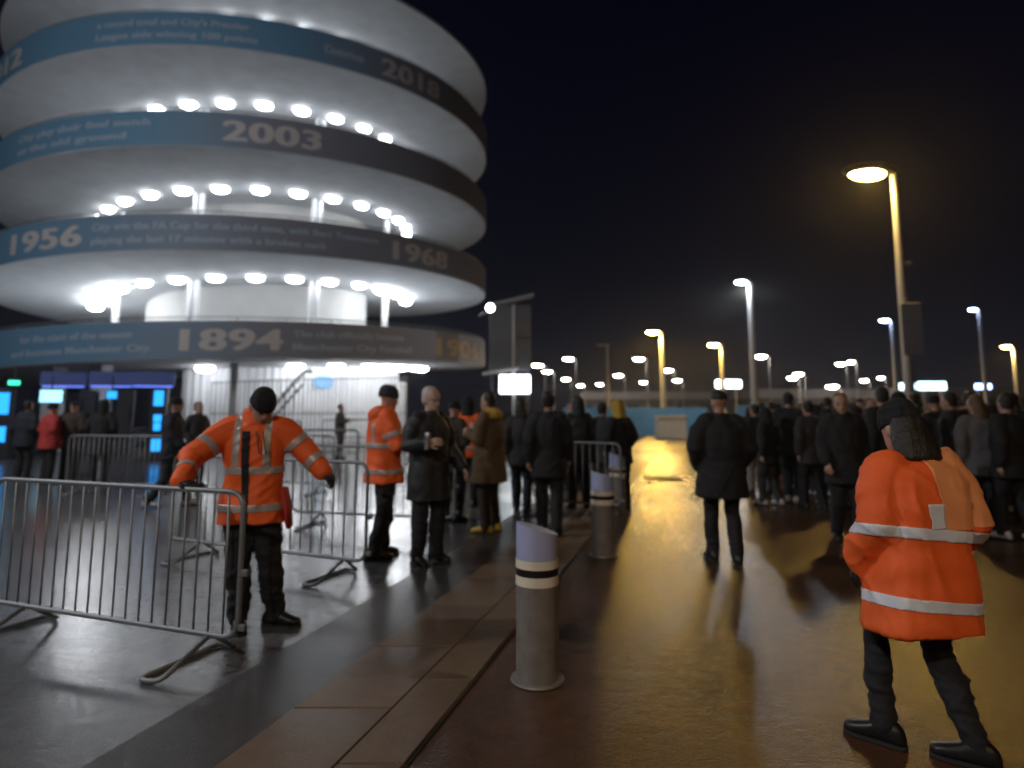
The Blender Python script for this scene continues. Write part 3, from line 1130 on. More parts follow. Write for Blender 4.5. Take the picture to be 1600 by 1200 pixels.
SKIN = mat('skin', (.50, .28, .20), .5, 0, .08, 20)
SKIN2 = mat('skin_pale', (.62, .40, .30), .5, 0, .08, 20)
EYE = mat('eye_dark', (.02, .015, .012), .2)
LIP = mat('lip', (.33, .13, .11), .5)
M_GLOVE = mat('glove_black', (.015, .014, .016), .7)


def cloth(name, col, rough=.8, bump=.35, bs=220, var=.18):
    return mat('cloth_' + name, col, rough, 0, var, 9, bump, bs, sheen=.0)


C_BLACK = cloth('black', (.012, .011, .013))
C_BLACK2 = cloth('black_shell', (.016, .015, .017), .55)
C_NAVY = cloth('navy', (.014, .016, .028))
C_CHAR = cloth('charcoal', (.035, .033, .034))
C_GREY = cloth('grey', (.11, .10, .10))
C_PALE = cloth('pale_trousers', (.30, .27, .25))
C_BROWN = cloth('brown_coat', (.11, .065, .026))
C_DKBROWN = cloth('dark_brown', (.045, .026, .020))
C_RED = cloth('red_jacket', (.42, .035, .03))
C_YELLOW = cloth('mustard', (.55, .34, .045))
C_ORANGE = cloth('hi_vis_orange', (.93, .13, .018), .65, .25, 160, .06)
C_PEACH = cloth('peach_orange', (.90, .33, .12), .65, .25, 160, .06)
C_LINING = cloth('red_lining', (.45, .03, .025), .6)
M_TAPE = mat('reflective_tape', (.50, .44, .42), .4, .3, .1, 30)
M_TAPEW = mat('reflective_tape_bright', (.80, .80, .84), .35, .1, .06, 30)
H_BLACK = cloth('beanie_black', (.010, .010, .012), .9, .6, 120)
H_DARK = mat('hair_dark', (.018, .013, .010), .5, 0, .3, 40, .6, 90)
H_BROWN = mat('hair_brown', (.12, .07, .035), .5, 0, .3, 40, .6, 90)
H_GREY = mat('hair_grey', (.55, .50, .46), .5, 0, .15, 40, .6, 90)
SH_BLACK = mat('shoe_black', (.012, .011, .011), .4, 0, .2, 20)
SH_WHITE = mat('shoe_white', (.55, .53, .52), .5, 0, .1, 20)
SH_YELLOW = mat('shoe_yellow', (.62, .42, .04), .5, 0, .1, 20)
M_SOLE = mat('shoe_sole', (.02, .02, .02), .7)
PCOUNT = [0]


def person(px, py, H, rz, J, label, top=C_BLACK, legs=C_BLACK, hat=('beanie', H_BLACK), shoes=SH_BLACK, pad=.035, hem=.80, hood=None, collar=.035,
           voxel=.016, gloves=None, face=False, skin=SKIN, tape=None, group=None, flare=.02, legpad=.016, extra=None, loc=None, legr=1.0, foldamp=.007, foldq=(1.15, 1.15, 1.25), headscale=1.0, curl=1.0, boxp=2.3):
    PCOUNT[0] += 1
    seed = PCOUNT[0] * 17
    g = loc if loc is not None else G(px, py)
    sc = H / 1.75
    # ---- body under the clothes, one surface
    HM = Matrix.Translation(J['neck'] + V((0, -.0, 0))) @ Matrix.Rotation(R(J['yaw']), 4, 'Z') @ Matrix.Rotation(R(J['bow']), 4, 'X') @ Matrix.Rotation(R(J['tilt']), 4, 'Y') @ Matrix.Translation((0, 0, .012)) @ Matrix.Scale(headscale, 4)
    bm = bmesh.new()
    pel, ch = J['pelvis'], J['chest']
    up = (ch - pel).normalized()
    hl = (J['hipL'] - J['hipR']).normalized(); sl = (J['shL'] - J['shR']).normalized()

    def spine(t):
        return pel + (ch - pel) * t

    def lat(t):
        return (hl * (1 - max(0, min(1, t))) + sl * max(0, min(1, t))).normalized()

    def ring(t, w, dd, drop=0):
        l = lat(t); f = l.cross(up).normalized()
        return (spine(t) - V((0, 0, drop)), l * w, f * dd)
    loft(bm, [ring(t, w, d) for t, w, d in ((-.16, .10, .08), (-.05, .145, .10), (.08, .15, .10), (.28, .13, .09), (.55, .145, .105), (.82, .165, .10), (.95, .14, .08), (1.03, .07, .06))], 18)
    limb(bm, [ch - up * .03, ch + (J['neck'] - ch) * .6, HM @ V((0, .015, .05))], [.055, .050, .050])
    hb = bmesh.new()
    loft(hb, head_rings(0, 1, 0), 20, 2.2)
    loft(hb, [(V((0, -.092, .112)), V((.010, 0, 0)), V((0, .012, 0))), (V((0, -.104, .085)), V((.014, 0, 0)), V((0, .016, 0))), (V((0, -.106, .074)), V((.016, 0, 0)), V((0, .014, 0))), (V((0, -.092, .066)), V((.012, 0, 0)), V((0, .01, 0)))], 8)
    blob(hb, (0, -.078, .128), (.052, .016, .010)); blob(hb, (0, -.088, .036), (.024, .012, .008)); blob(hb, (0, -.080, .012), (.022, .018, .016))
    for sx in (-1, 1):
        blob(hb, (sx * .075, .012, .100), (.010, .020, .032), rot=Matrix.Rotation(R(-12), 3, 'X'))
    add_bm(bm, mapped(hb, HM))
    for s_ in 'LR':
        limb(bm, [J['sh' + s_] - sl * (.03 if s_ == 'L' else -.03), J['sh' + s_] * .5 + J['el' + s_] * .5, J['el' + s_], J['el' + s_] * .45 + J['wr' + s_] * .55, J['wr' + s_]], [.055, .047, .040, .037, .026])
        limb(bm, [J['hip' + s_], J['hip' + s_] * .5 + J['kn' + s_] * .5, J['kn' + s_], J['kn' + s_] * .68 + J['an' + s_] * .32, J['an' + s_]], [.085, .072, .052, .054, .036])
        f = J['foot' + s_].normalized()
        limb(bm, [J['an' + s_] - f * .02 - V((0, 0, .035)), J['an' + s_] + f * .14 - V((0, 0, .055))], [.034, .026])
    me = fuse(bm, min(voxel, .012) if face else voxel, 2)
    # hands: inside gloves or bare, fingers kept separate
    hands = {}
    for s_, side in (('L', 1), ('R', -1)):
        d = J.get('hand' + s_, J['wr' + s_] - J['el' + s_])
        nr = J.get('back' + s_, V((side * .8, -.3, .3)))
        hands[s_] = hand_bm(J['wr' + s_] + d.normalized() * .01, d, nr, J.get('curl' + s_, curl * .7), side)
    if not gloves:
        b2 = bmesh.new(); b2.from_mesh(me)
        for s_ in 'LR': add_bm(b2, hands[s_])
        b2.to_mesh(me); b2.free()
    smooth_me(me, 'person', skin)
    root = link('person', me, loc=(g.x, g.y, 0), rot=(0, 0, R(rz)))
    root.scale = (sc, sc, sc)
    tag(root, label, 'person', group)
    if gloves:
        for s_ in 'LR':
            h = hands[s_]; recalc(h)
            limb(h, [J['wr' + s_] * .8 + J['el' + s_] * .2, J['wr' + s_]], [.036, .032], 12)
            for v in h.verts: pass
            obj('glove', h, gloves, root, True, None)
    # ---- trousers
    bm = bmesh.new()
    loft(bm, [ring(t, w, d) for t, w, d in ((-.17, .12, .095), (-.05, .165, .12), (.08, .17, .12), (.2, .16, .115))], 18)
    for s_ in 'LR':
        hp, kn, an = J['hip' + s_], J['kn' + s_], J['an' + s_]
        q = [.098, .086, .066, .066, .058, .056]
        limb(bm, [hp, hp * .5 + kn * .5, kn, kn * .68 + an * .32, kn * .25 + an * .75, an + V((0, 0, .005))], [(r_ + legpad) * legr for r_ in q])
    tm = fuse(bm, voxel, 2)
    folds(tm, foldamp * .9, 11, seed + 1, (1, 1, 2.6))
    link('trousers', smooth_me(tm, 'trousers', legs), parent=root)
    # ---- shoes
    for s_ in 'LR':
        an = J['an' + s_]; f = V((J['foot' + s_].x, J['foot' + s_].y, 0)).normalized(); l = f.cross(V((0, 0, 1)))
        z0 = an.z - .085
        bm = bmesh.new()
        rings = []
        for y, w, h in ((-.095, .018, .045), (-.085, .034, .075), (-.06, .042, .105), (-.02, .045, .120), (.03, .046, .105), (.07, .047, .082), (.12, .050, .066), (.16, .046, .055), (.185, .034, .045), (.196, .014, .030)):
            rings.append((V((an.x, an.y, z0 + .014 + h / 2)) + f * y, l * w, V((0, 0, h / 2))))
        loft(bm, rings, 16, 2.6); recalc(bm)
        sh = obj('shoe', bm, shoes, root, True, None)
        bm = bmesh.new()
        loft(bm, [(V((an.x, an.y, z0 + .010)) + f * y, l * w, V((0, 0, .011))) for y, w in ((-.10, .02), (-.088, .038), (-.03, .046), (.04, .046), (.12, .054), (.17, .046), (.2, .02))], 14, 4); recalc(bm)
        obj('sole', bm, M_SOLE, sh, True, R(40))
    # ---- jacket or coat
    bm = bmesh.new()
    tl = (hem - pel.z) / max(.2, (ch.z - pel.z))
    prof = [(tl, .165 + pad + flare, .125 + pad + flare), (tl * .5 + .05, .165 + pad + flare * .6, .122 + pad + flare * .6), (.22, .152 + pad, .112 + pad), (.5, .160 + pad, .120 + pad), (.80, .180 + pad * .8, .112 + pad * .9), (.95, .150 + pad * .5, .092 + pad * .8), (1.04, .085 + pad * .4, .075 + pad * .5)]
    loft(bm, [ring(t, w, d) for t, w, d in prof], 24, boxp)
    for s_, sg in (('L', 1), ('R', -1)):
        sh_, el, wr = J['sh' + s_], J['el' + s_], J['wr' + s_]
        limb(bm, [sh_ - sl * (.05 * sg), sh_ * .55 + el * .45, el, el * .45 + wr * .55, wr * .95 + el * .05], [.068 + pad * .55, .062 + pad * .6, .052 + pad * .6, .049 + pad * .55, .040 + pad * .5], 16)
    if collar:
        nk = J['neck']
        loft(bm, [(ch - up * .04, V((.10 + pad * .5, 0, 0)), V((0, .09 + pad * .4, 0))), (nk + V((0, .008, -.02)), V((.076 + pad * .35, 0, 0)), V((0, .076 + pad * .35, 0))), (nk + V((0, .004, -.02 + collar)), V((.072 + pad * .3, 0, 0)), V((0, .074 + pad * .3, 0)))], 16)
    if hood:
        blob(bm, ch + V((0, .085 + pad * .5, .02)), (.115, .055, .065))
        blob(bm, ch + V((0, .06, .07)), (.105, .06, .04))
    jm = fuse(bm, voxel, 3)
    folds(jm, foldamp, 8.5, seed, foldq)
    jacket = link('jacket', smooth_me(jm, 'jacket', top), parent=root)
    if hood and hood is not True:
        nk = J['neck']
        pm = patch(jm, [(V((0, 0, ch.z - .02)), V((0, 0, 1)))], lambda c, n: (c - V((0, c.y, 0))).length > 0 and abs(c.x) < .16 and (c.y > -.02 or c.z > nk.z - .02), .004, 'hood', hood)
        if pm: link('hood', pm, parent=root)
    # ---- hat or hair
    if hat:
        kind, hm = hat
        bm = bmesh.new()
        if kind == 'beanie':
            loft(bm, [(V((0, .004, .118)), V((.084, 0, 0)), V((0, .103, 0))), (V((0, .004, .125)), V((.090, 0, 0)), V((0, .109, 0))), (V((0, .004, .165)), V((.090, 0, 0)), V((0, .108, 0))), (V((0, .005, .172)), V((.084, 0, 0)), V((0, .102, 0))), (V((0, .006, .205)), V((.080, 0, 0)), V((0, .096, 0))), (V((0, .008, .235)), V((.062, 0, 0)), V((0, .075, 0))), (V((0, .010, .254)), V((.034, 0, 0)), V((0, .042, 0))), (V((0, .010, .260)), V((.010, 0, 0)), V((0, .012, 0)))], 24)
            nm = 'beanie'
        elif kind == 'cap':
            loft(bm, [(V((0, .004, .150)), V((.083, 0, 0)), V((0, .101, 0)))] + head_rings(.16, 1, .012), 24)
            loft(bm, [(V((0, -.085, .150)), V((.07, 0, 0)), V((0, 0, .006))), (V((0, -.13, .147)), V((.062, 0, 0)), V((0, 0, .005))), (V((0, -.16, .142)), V((.035, 0, 0)), V((0, 0, .004)))], 12)
            nm = 'cap'
        elif kind == 'hoodup':
            loft(bm, [(V((0, .02, -.06)), V((.12, 0, 0)), V((0, .12, 0))), (V((0, .02, .02)), V((.108, 0, 0)), V((0, .115, 0))), (V((0, .015, .10)), V((.106, 0, 0)), V((0, .118, 0))), (V((0, .012, .17)), V((.104, 0, 0)), V((0, .118, 0))), (V((0, .015, .225)), V((.082, 0, 0)), V((0, .095, 0))), (V((0, .02, .258)), V((.045, 0, 0)), V((0, .055, 0))), (V((0, .02, .266)), V((.012, 0, 0)), V((0, .015, 0)))], 24)
            nm = 'hood'
        else:
            rr = [(V((0, (f * .80 + b) / 2 + .012, z + .012 * max(0, (z - .1) / .136))), V((w + .008, 0, 0)), V((0, (b - f * .80) / 2 + .004, 0))) for z, w, f, b in HEAD if z >= .13]
            b0 = [(V((0, .052, .05)), V((.060, 0, 0)), V((0, .040, 0))), (V((0, .045, .09)), V((.076, 0, 0)), V((0, .052, 0)))]
            loft(bm, b0 + rr, 22)
            if kind == 'long':
                loft(bm, [(V((0, .06, .17)), V((.07, 0, 0)), V((0, .055, 0))), (V((0, .065, .08)), V((.092, 0, 0)), V((0, .06, 0))), (V((0, .075, -.02)), V((.10, 0, 0)), V((0, .05, 0))), (V((0, .085, -.12)), V((.095, 0, 0)), V((0, .035, 0))), (V((0, .09, -.17)), V((.06, 0, 0)), V((0, .02, 0)))], 18)
            nm = 'hair'
        recalc(bm)
        mapped(bm, HM)
        hmesh = fuse(bm, .009, 1)
        folds(hmesh, .003, 30, seed + 5, (1.5, 1.5, .5))
        link(nm, smooth_me(hmesh, nm, hm), parent=root)
    if face:
        for sx in (-1, 1):
            bm = bmesh.new(); blob(bm, (sx * .031, -.081, .112), (.014, .010, .007), 10, 6); obj('eye', mapped(bm, HM), EYE, root, True, None)
            bm = bmesh.new(); blob(bm, (sx * .031, -.092, .131), (.019, .005, .004), 8, 5); obj('eyebrow', mapped(bm, HM), hat[1] if hat and hat[0] not in ('beanie', 'hoodup') else H_DARK, root, True, None)
        bm = bmesh.new(); blob(bm, (0, -.0965, .041), (.023, .006, .007), 10, 6); obj('mouth', mapped(bm, HM), LIP, root, True, None)
    if extra:
        extra(root, jm, J, HM)
    return root


def hivis(z_levels, m=M_TAPE, width=.05, vertical=True, sleeves=True, reach=.262):
    def f(root, jm, J, HM):
        ch, pel = J['chest'], J['pelvis']
        up = (ch - pel).normalized()

        def axis_d(c):
            w = c - pel
            return (w - up * w.dot(up)).length
        for z in z_levels:
            c0 = pel + up * ((z - pel.z) / up.z)
            pm = patch(jm, [(c0 - up * width / 2, up), (c0 + up * width / 2, -up)], lambda c, n: axis_d(c) < reach, .004, 'reflective_band', m)
            if pm: link('reflective_band', pm, parent=root)
        if vertical:
            for sx in (-1, 1):
                x = sx * .105
                pm = patch(jm, [(V((x - width / 2, 0, 0)), V((1, 0, 0))), (V((x + width / 2, 0, 0)), V((-1, 0, 0))), (V((0, 0, max(z_levels))), V((0, 0, 1)))], lambda c, n: c.z < 1.5 and (n.y < .2 or c.z < 1.36), .003, 'reflective_brace', m)
                if pm: link('reflective_brace', pm, parent=root)
        if sleeves:
            for s_ in 'LR':
                for a, b, t in ((J['sh' + s_], J['el' + s_], .62), (J['el' + s_], J['wr' + s_], .55)):
                    d = (b - a).normalized(); c0 = a + (b - a) * t
                    pm = patch(jm, [(c0 - d * width / 2, d), (c0 + d * width / 2, -d)], lambda c, n, a=a, d=d: ((c - a) - d * (c - a).dot(d)).length < .12 and axis_d(c) > .17, .004, 'sleeve_band', m)
                    if pm: link('sleeve_band', pm, parent=root)
    return f


# ---- the steward with spread arms
def steward_extra(root, jm, J, HM):
    hivis([.86, 1.12])(root, jm, J, HM)
    pm = patch(jm, [(V((-.055, 0, 1.1)), V((1, 0, .05))), (V((-.005, 0, 1.1)), V((-1, 0, -.03))), (V((0, 0, 1.40)), V((0, 0, -1)))], lambda c, n: n.y < -.2 and c.y < 0, .007, 'open_front', C_BLACK)
    if pm: link('open_front', pm, parent=root)
    # lining showing where the coat swings open
    bm = bmesh.new()
    loft(bm, [(V((.215, .02, .98)), V((.03, 0, 0)), V((0, .09, 0))), (V((.245, .02, .82)), V((.03, 0, 0)), V((0, .12, 0))), (V((.262, .02, .70)), V((.022, 0, 0)), V((0, .13, 0)))], 14); recalc(bm)
    obj('lining', bm, C_LINING, root, True, None)
    # drawstrings
    for x in (.03, .075):
        bm = bmesh.new(); tube(bm, [(x, -.165, 1.40), (x + .02, -.185, 1.32), (x + .035, -.19, 1.24)], .005, 6); obj('drawstring', bm, C_BLACK, root, True, None)


J1 = stand(shR=(-.20, .0, 1.42), elR=(-.38, -.20, 1.22), wrR=(-.37, -.48, 1.085), handR=V((.8, -.45, -.05)), backR=V((0, -.2, 1)), shL=(.20, .0, 1.42), elL=(.355, .0, 1.25), wrL=(.50, -.10, 1.10), backL=V((.2, -.2, 1)),
           knL=(.14, -.04, .49), anL=(.19, .02, .085), footL=(.9, -.35, 0), knR=(-.07, -.02, .49), anR=(-.06, .0, .085), footR=(.3, -1, 0), bow=42, yaw=35, neck=(.0, -.03, 1.49), curlR=.5, curlL=.9)
person(385, 982, 1.80, 12, J1, 'steward in open orange jacket and black beanie, arms spread, behind the nearest barrier', top=C_ORANGE, pad=.05, hem=.74, hood=True, collar=.10, gloves=M_GLOVE, voxel=.013, flare=.03, extra=steward_extra, foldamp=.011, face=True, legpad=.02)

# ---- second steward, seen from the side, by the end of the second barrier
J2 = stand(elL=(.26, -.08, 1.16), wrL=(.12, -.32, 1.22), elR=(-.26, -.05, 1.15), wrR=(-.10, -.30, 1.18), knL=(.10, -.06, .49), anL=(.10, -.02, .085), knR=(-.10, .02, .49), anR=(-.10, .12, .09), bow=8)
person(597, 872, 1.86, 118, J2, 'steward in orange coat and dark grey beanie beside the white-haired man', top=C_ORANGE, hat=('beanie', cloth('beanie_grey', (.035, .037, .045), .9, .6, 120)), pad=.055, hem=.76, hood=True, collar=.05, voxel=.014, extra=hivis([.88, 1.14]), foldamp=.010, gloves=M_GLOVE)

# ---- white-haired man in black
J3 = stand(elR=(-.26, -.02, 1.16), wrR=(-.18, -.26, 1.20), elL=(.25, .02, 1.14), wrL=(.30, -.16, .93), bow=6, yaw=10)


def man_extra(root, jm, J, HM):
    pm = patch(jm, [(V((-.045, 0, 0)), V((1, 0, 0))), (V((.045, 0, 0)), V((-1, 0, 0))), (V((0, 0, 1.44)), V((0, 0, -1)))], lambda c, n: n.y < -.2 and c.y < 0, .004, 'open_front', C_CHAR)
    if pm: link('open_front', pm, parent=root)
    bm = bmesh.new()
    for sx in (-1, 1):
        tube(bm, [HM @ V((sx * (.031 + .022 * math.cos(a)), -.101, .112 + .016 * math.sin(a))) for a in [i * math.pi / 6 for i in range(12)]], .002, 5, True)
        tube(bm, [HM @ V((sx * .053, -.100, .114)), HM @ V((sx * .078, .0, .116))], .002, 5)
    tube(bm, [HM @ V((-.009, -.102, .114)), HM @ V((.009, -.102, .114))], .002, 5)
    obj('glasses', bm, M_DARK, root, True, None)


man = person(668, 880, 1.84, 42, J3, 'white-haired man in a long black coat and glasses, between the orange stewards', top=C_BLACK2, hat=('short', H_GREY), hem=.62, pad=.05, face=True, skin=SKIN2, voxel=.013, extra=man_extra)
w = man.matrix_basis @ J3['wrR']
e = tag(empty('drink_can', w + V((-.01, -.07, .02))), 'silver drink can held up by the white-haired man', 'can')
bm = bmesh.new(); loft(bm, [(V((0, 0, z)), V((r_, 0, 0)), V((0, r_, 0))) for z, r_ in ((-.08, .026), (-.07, .033), (.07, .033), (.085, .027))], 20); obj('body', bm, mat('can_silver', (.8, .8, .82), .2, .9), e, True, R(40))
bm = bmesh.new(); loft(bm, [(V((0, 0, z)), V((r_, 0, 0)), V((0, r_, 0))) for z, r_ in ((.084, .028), (.089, .026))], 20); obj('rim', bm, M_GREY, e)

# ---- the rest of the figures by the barriers
person(706, 815, 1.72, 150, stand(**PHONE, bow=12), 'figure in black with a dark hat, half hidden behind the white-haired man', top=C_DKBROWN, hem=.72)
person(731, 792, 1.80, 165, stand(**PHONE), 'steward in red-orange jacket with black hood, left of the brown coat', top=C_ORANGE, hat=('hoodup', C_BLACK), hem=.80, pad=.05, extra=hivis([.95, 1.18]), foldamp=.010)
person(764, 832, 1.83, -118, stand(**PHONE, bow=5), 'person in long olive-brown coat with mustard hood and yellow shoes', top=C_BROWN, hat=('short', H_DARK), hem=.62, pad=.05, flare=.05, hood=C_YELLOW, shoes=SH_YELLOW, legs=C_DKBROWN, face=True)
person(815, 800, 1.76, 170, stand(**walk(.14)), 'blurred figure in charcoal right of the olive-brown coat', top=C_CHAR, hat=('long', H_DARK), hem=.72, legs=C_NAVY)
person(858, 836, 1.83, 172, stand(**walk(.16)), 'tall figure in black walking away just behind the nearest bollard', top=C_BLACK, hat=('short', H_DARK), hem=.70, pad=.045)
person(905, 795, 1.80, 188, stand(**POCKET), 'figure in black with a hood, left of the second bollard', top=C_BLACK2, hat=('hoodup', C_BLACK2), hem=.72, pad=.05)
person(944, 795, 1.72, 150, stand(**POCKET), 'figure in dark grey standing against the mustard-hooded one', top=C_CHAR, hat=('short', H_DARK), hem=.75, legs=C_GREY)
person(970, 798, 1.74, -150, stand(**POCKET, bow=10), 'figure in black with a mustard hood beside the third bollard', top=C_BLACK, hat=('hoodup', C_YELLOW), hem=.75)
person(893, 765, 1.74, 10, stand(**POCKET), 'distant figure facing the camera between the two tall walkers in black', top=C_CHAR, hat=('short', H_BROWN), face=True, hem=.8)

# ---- the man walking away down the road
person(1133, 880, 1.80, 176, stand(**dict(walk(.10), **POCKET)), 'broad man in a black coat walking away up the wet road', top=C_BLACK, hat=('cap', C_BLACK2), hem=.66, pad=.075, flare=.03, voxel=.014, legr=.92)

# ---- crowd on the right
CG = 'crowd on the right'
crowd = [
    (1186, 772, 1.70, 190, walk(.12), dict(top=C_BLACK, legs=C_PALE, hat=('short', H_DARK)), 'walker in black with pale trousers, next to the broad man walking away'),
    (1222, 768, 1.70, 170, POCKET, dict(top=C_BLACK2, hat=('beanie', H_BLACK)), 'crowd member in black with a black beanie, right of the pale trousers'),
    (1212, 742, 1.80, 160, walk(.1), dict(top=C_CHAR, hat=('short', H_DARK)), 'tall distant walker in charcoal behind the black beanie'),
    (1252, 764, 1.66, 200, walk(.15), dict(top=C_NAVY, hat=('long', H_DARK), shoes=SH_WHITE), 'crowd member in navy with long dark hair and white shoes'),
    (1284, 775, 1.68, 180, walk(.1), dict(top=C_BLACK, legs=C_CHAR, hat=('hoodup', C_BLACK), shoes=SH_WHITE), 'hooded crowd member in black with white shoes, left of the bearded face'),
    (1268, 736, 1.78, 165, POCKET, dict(top=C_GREY, hat=('short', H_BROWN)), 'distant crowd member in grey with brown hair'),
    (1328, 848, 1.80, -12, walk(.12, bow=8), dict(top=C_BLACK, hat=('short', H_BROWN), face=True, skin=SKIN, hem=.68, pad=.05, collar=.05), 'man in black coming towards the camera with brown hair, left of the orange vest'),
    (1372, 800, 1.78, 15, walk(.1), dict(top=C_DKBROWN, hat=('long', H_BROWN), face=True), 'woman with long brown hair in dark brown, behind the man coming forward'),
    (1352, 758, 1.84, 170, POCKET, dict(top=C_CHAR, hat=('cap', C_CHAR)), 'distant figure with a dark cap behind the long brown hair'),
    (1420, 812, 1.84, 175, POCKET, dict(top=C_BLACK, hat=('hoodup', C_BLACK), pad=.07), 'bulky figure in black hood, left behind the orange vest'),
    (1475, 800, 1.82, 185, POCKET, dict(top=C_BLACK2, hat=('beanie', H_BLACK), pad=.07), 'bulky figure in black behind the head of the orange vest'),
    (1545, 836, 1.78, 160, walk(.1), dict(top=C_GREY, hat=('long', H_BROWN), pad=.05), 'figure in grey coat with brown hair, right behind the orange vest'),
    (1592, 846, 1.80, 190, walk(.12), dict(top=C_BLACK, hat=('short', H_DARK), shoes=SH_WHITE, pad=.05), 'figure in black with white shoes cut by the right edge'),
    (1520, 770, 1.78, 170, POCKET, dict(top=C_DKBROWN, hat=('beanie', H_BLACK)), 'distant figure in dark brown with a beanie at the right'),
    (1445, 752, 1.80, 175, POCKET, dict(top=C_CHAR, hat=('short', H_DARK)), 'distant figure in charcoal above the left shoulder of the orange vest'),
    (1310, 745, 1.70, 185, POCKET, dict(top=C_BLACK, hat=('beanie', C_CHAR)), 'distant figure with a charcoal beanie left of the bearded face'),
]
croots = []
for x, y, h, rz, pose, kw, lb in crowd:
    kw = dict(dict(hem=.74, voxel=.018 if y > 790 else .022), **kw)
    pose = dict(dict(yaw=rnd.uniform(-38, 38), bow=rnd.uniform(-4, 14), tilt=rnd.uniform(-6, 6)), **pose)
    croots.append(person(x, y, h, rz, stand(**pose), lb, group=CG, **kw))


def copy_tree(o, parent=None):
    c = o.copy()
    COL.objects.link(c)
    if parent is not None: c.parent = parent
    for ch_ in [q for q in o.children]:
        copy_tree(ch_, c)
    return c


for i, (x, y) in enumerate(((1195, 738), (1236, 730), (1290, 728), (1330, 732), (1398, 742), (1420, 735), (1465, 738), (1490, 758), (1505, 738), (1540, 745), (1562, 765), (1585, 748), (1600, 770), (1385, 768), (1300, 752), (1258, 748),
                            (1175, 728), (1340, 775), (1440, 775), (1575, 735), (1480, 728), (1360, 728), (1204, 790), (1240, 786), (1272, 798), (1300, 790), (1392, 822), (1500, 815), (1562, 800), (1530, 812), (1598, 800), (1348, 795))):
    c = copy_tree(croots[(i * 5 + 2) % 15 if (i * 5 + 2) % 15 not in (6, 7) else 4])
    g = G(x, y)
    c.location = (g.x, g.y, 0)
    c.rotation_euler = (0, 0, R(rnd.uniform(140, 225)))
    q = rnd.uniform(.95, 1.06)
    c.scale = c.scale * q
    tag(c, 'dark-clothed member of the packed crowd behind the front walkers on the right', 'person', 'packed crowd on the right')

# ---- the steward in the orange vest, close on the right
J9 = stand(pelvis=(0, 0, .90), chest=(-.05, -.05, 1.42), neck=(-.05, -.08, 1.475), shL=(.155, -.04, 1.40), shR=(-.255, -.04, 1.40), elL=(.21, .02, 1.13), wrL=(.23, -.14, .90), elR=(-.31, .02, 1.12), wrR=(-.29, -.17, .92),
           knL=(.12, -.20, .50), anL=(.16, -.12, .085), knR=(-.11, -.05, .48), anR=(-.13, .14, .085), footL=(.55, -.75, 0), footR=(.6, -.6, 0), bow=16)


def vest_extra(root, jm, J, HM):
    hivis([.74, 1.07], M_TAPEW, .055, False, False, reach=.36)(root, jm, J, HM)
    pm = patch(jm, [(V((-.02, 0, 0)), V((-1, 0, .0))), (V((0, 0, 1.11)), V((0, 0, 1)))], lambda c, n: n.y > -.35, .0035, 'peach_panel', C_PEACH)  # paler orange on one upper side of the vest
    if pm: link('peach_panel', pm, parent=root)
    bm = bmesh.new()                                # dark hair over the collar
    loft(bm, [(V((0, .06, .15)), V((.078, 0, 0)), V((0, .055, 0))), (V((0, .06, .06)), V((.10, 0, 0)), V((0, .07, 0))), (V((0, .07, -.02)), V((.112, 0, 0)), V((0, .065, 0))), (V((0, .085, -.07)), V((.10, 0, 0)), V((0, .05, 0)))], 20); recalc(bm)
    hm2 = fuse(mapped(bm, HM), .011, 2); folds(hm2, .004, 30, 4, (1.5, 1.5, .4)); link('hair', smooth_me(hm2, 'hair', H_DARK), parent=root)
    pm = patch(jm, [(V((-.03, 0, 0)), V((1, 0, 0))), (V((.055, 0, 0)), V((-1, 0, 0))), (V((0, 0, 1.12)), V((0, 0, 1))), (V((0, 0, 1.24)), V((0, 0, -1)))], lambda c, n: n.y > .1, .007, 'badge', M_TAPEW)
    if pm: link('badge', pm, parent=root)


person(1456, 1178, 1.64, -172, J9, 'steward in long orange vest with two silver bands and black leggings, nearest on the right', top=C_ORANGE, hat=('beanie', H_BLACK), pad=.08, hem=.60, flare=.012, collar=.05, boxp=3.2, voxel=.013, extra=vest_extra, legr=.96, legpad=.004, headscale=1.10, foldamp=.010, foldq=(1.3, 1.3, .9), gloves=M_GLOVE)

# ---- the queue by the turnstiles
QG = 'queue at the turnstiles'
for x, y, h, rz, pose, kw, lb in [
    (34, 752, 1.80, 170, POCKET, dict(top=C_NAVY, hat=('short', H_DARK), pad=.06), 'dark figure in navy at the far left of the turnstile queue'),
    (72, 756, 1.74, 150, POCKET, dict(top=C_RED, hat=('beanie', H_BLACK), pad=.06), 'figure in a red jacket in the turnstile queue'),
    (106, 754, 1.78, 185, POCKET, dict(top=C_DKBROWN, hat=('cap', C_NAVY), pad=.07), 'figure in dark brown jacket right of the red jacket'),
    (153, 756, 1.80, 190, POCKET, dict(top=C_BLACK, hat=('hoodup', C_BLACK), hem=.6, pad=.05), 'tall figure in a long black coat alone in the turnstile queue'),
    (264, 792, 1.80, 100, walk(.26), dict(top=C_NAVY, hat=('beanie', H_BLACK), shoes=SH_WHITE, pad=.04), 'person in black walking past the cyan screens in white shoes'),
    (303, 762, 1.76, 60, POCKET, dict(top=C_CHAR, hat=('short', H_DARK)), 'person in charcoal under the white column left of the beanie steward')]:
    person(x, y, h, rz, stand(**pose), lb, group=QG, **dict(dict(hem=.76, voxel=.017), **kw))
person(530, 717, 1.78, 90, stand(**PHONE), 'grey figure holding a phone up before the ribbed white wall', top=C_GREY, legs=C_GREY, hat=('short', H_DARK), voxel=.022)

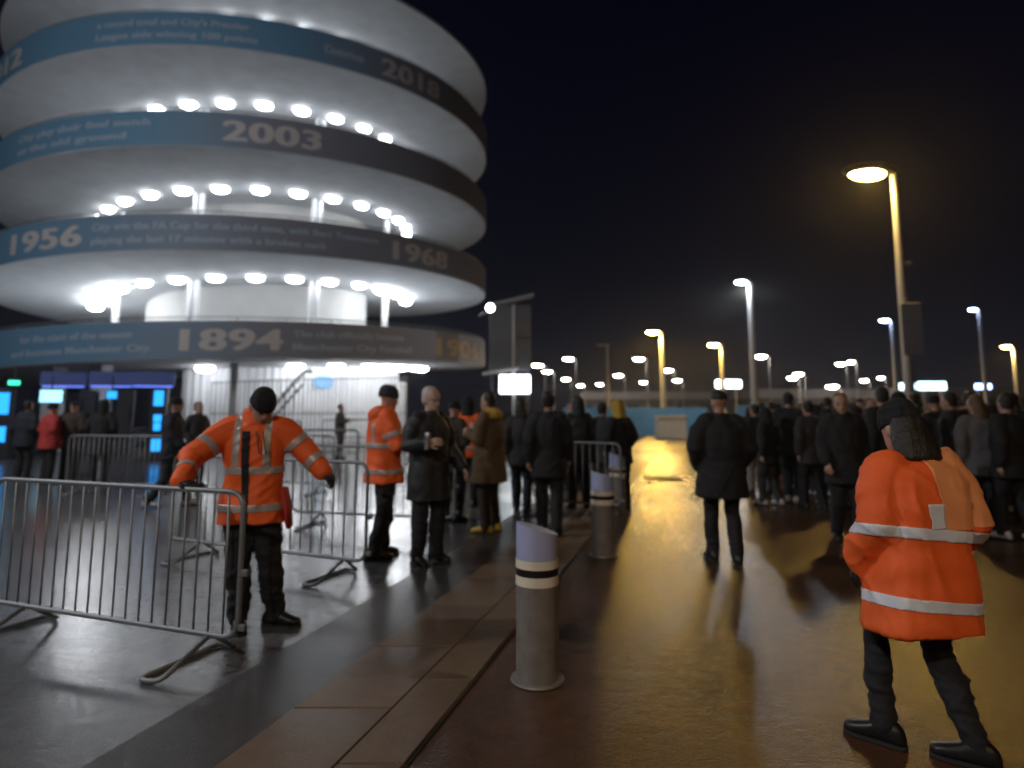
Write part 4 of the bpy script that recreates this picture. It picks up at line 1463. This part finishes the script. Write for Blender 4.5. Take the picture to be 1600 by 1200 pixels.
# ------------------------------------------------------------------ which ramp lamp is which: count the ones in view from the left
dg = bpy.context.evaluated_depsgraph_get()
NTH = ['first', 'second', 'third', 'fourth', 'fifth', 'sixth', 'seventh', 'eighth', 'ninth', 'tenth', 'eleventh', 'twelfth', 'thirteenth', 'fourteenth', 'fifteenth']
rows = {}
for o in S.objects:
    if o.name.startswith('ramp_lamp') and o.parent is None and 'group' in o:
        rows.setdefault(o['group'], []).append(o)
o0 = Vector((0, 0, CAM_H))
for gname, ls in rows.items():
    seen = []
    for o in ls:
        vis = False
        for dx in (-.2, 0, .2):
            t = o.matrix_world @ Vector((dx, 0, -.14))
            hit, _, _, _, ho, _ = S.ray_cast(dg, o0, (t - o0).normalized())
            if hit and ho.parent and ho.parent.name == o.name: vis = True
        if vis: seen.append(o)
    seen.sort(key=lambda o: o.location.x / o.location.y)
    for i, o in enumerate(seen):
        o['label'] = 'white oval lamp, %s from the left in the lit row %s' % (NTH[i], 'of the ground floor' if 'ground' in gname else 'under the %s' % ('roof deck' if 'fifth' in gname else gname.split('the ')[1].split(' ')[0] + ' blue band'))
    for o in ls:
        if o not in seen:
            o['label'] = 'white oval lamp hidden behind the rim %s' % ('of the ground floor ceiling' if 'ground' in gname else 'below the %s' % ('roof deck' if 'fifth' in gname else gname.split('the ')[1].split(' ')[0] + ' blue band'))

BLOOM_HAZE = True  # thin volume added to imitate lens bloom round the lamps
if BLOOM_HAZE:
    bm = bmesh.new()
    box(bm, (0, 290, 10.5), (1020, 720, 23))
    hz = obj('bloom_haze', bm, None)
    hm_ = bpy.data.materials.new('bloom_mist'); hm_.use_nodes = True
    nt_ = hm_.node_tree
    nt_.nodes.remove(nt_.nodes['Principled BSDF'])
    pv = nt_.nodes.new('ShaderNodeVolumePrincipled')
    pv.inputs['Color'].default_value = (.9, .92, .95, 1)
    pv.inputs['Density'].default_value = .0006
    pv.inputs['Anisotropy'].default_value = .78
    nt_.links.new(pv.outputs[0], nt_.nodes['Material Output'].inputs['Volume'])
    hz.data.materials.append(hm_)
    tag(hz, kind='stuff')
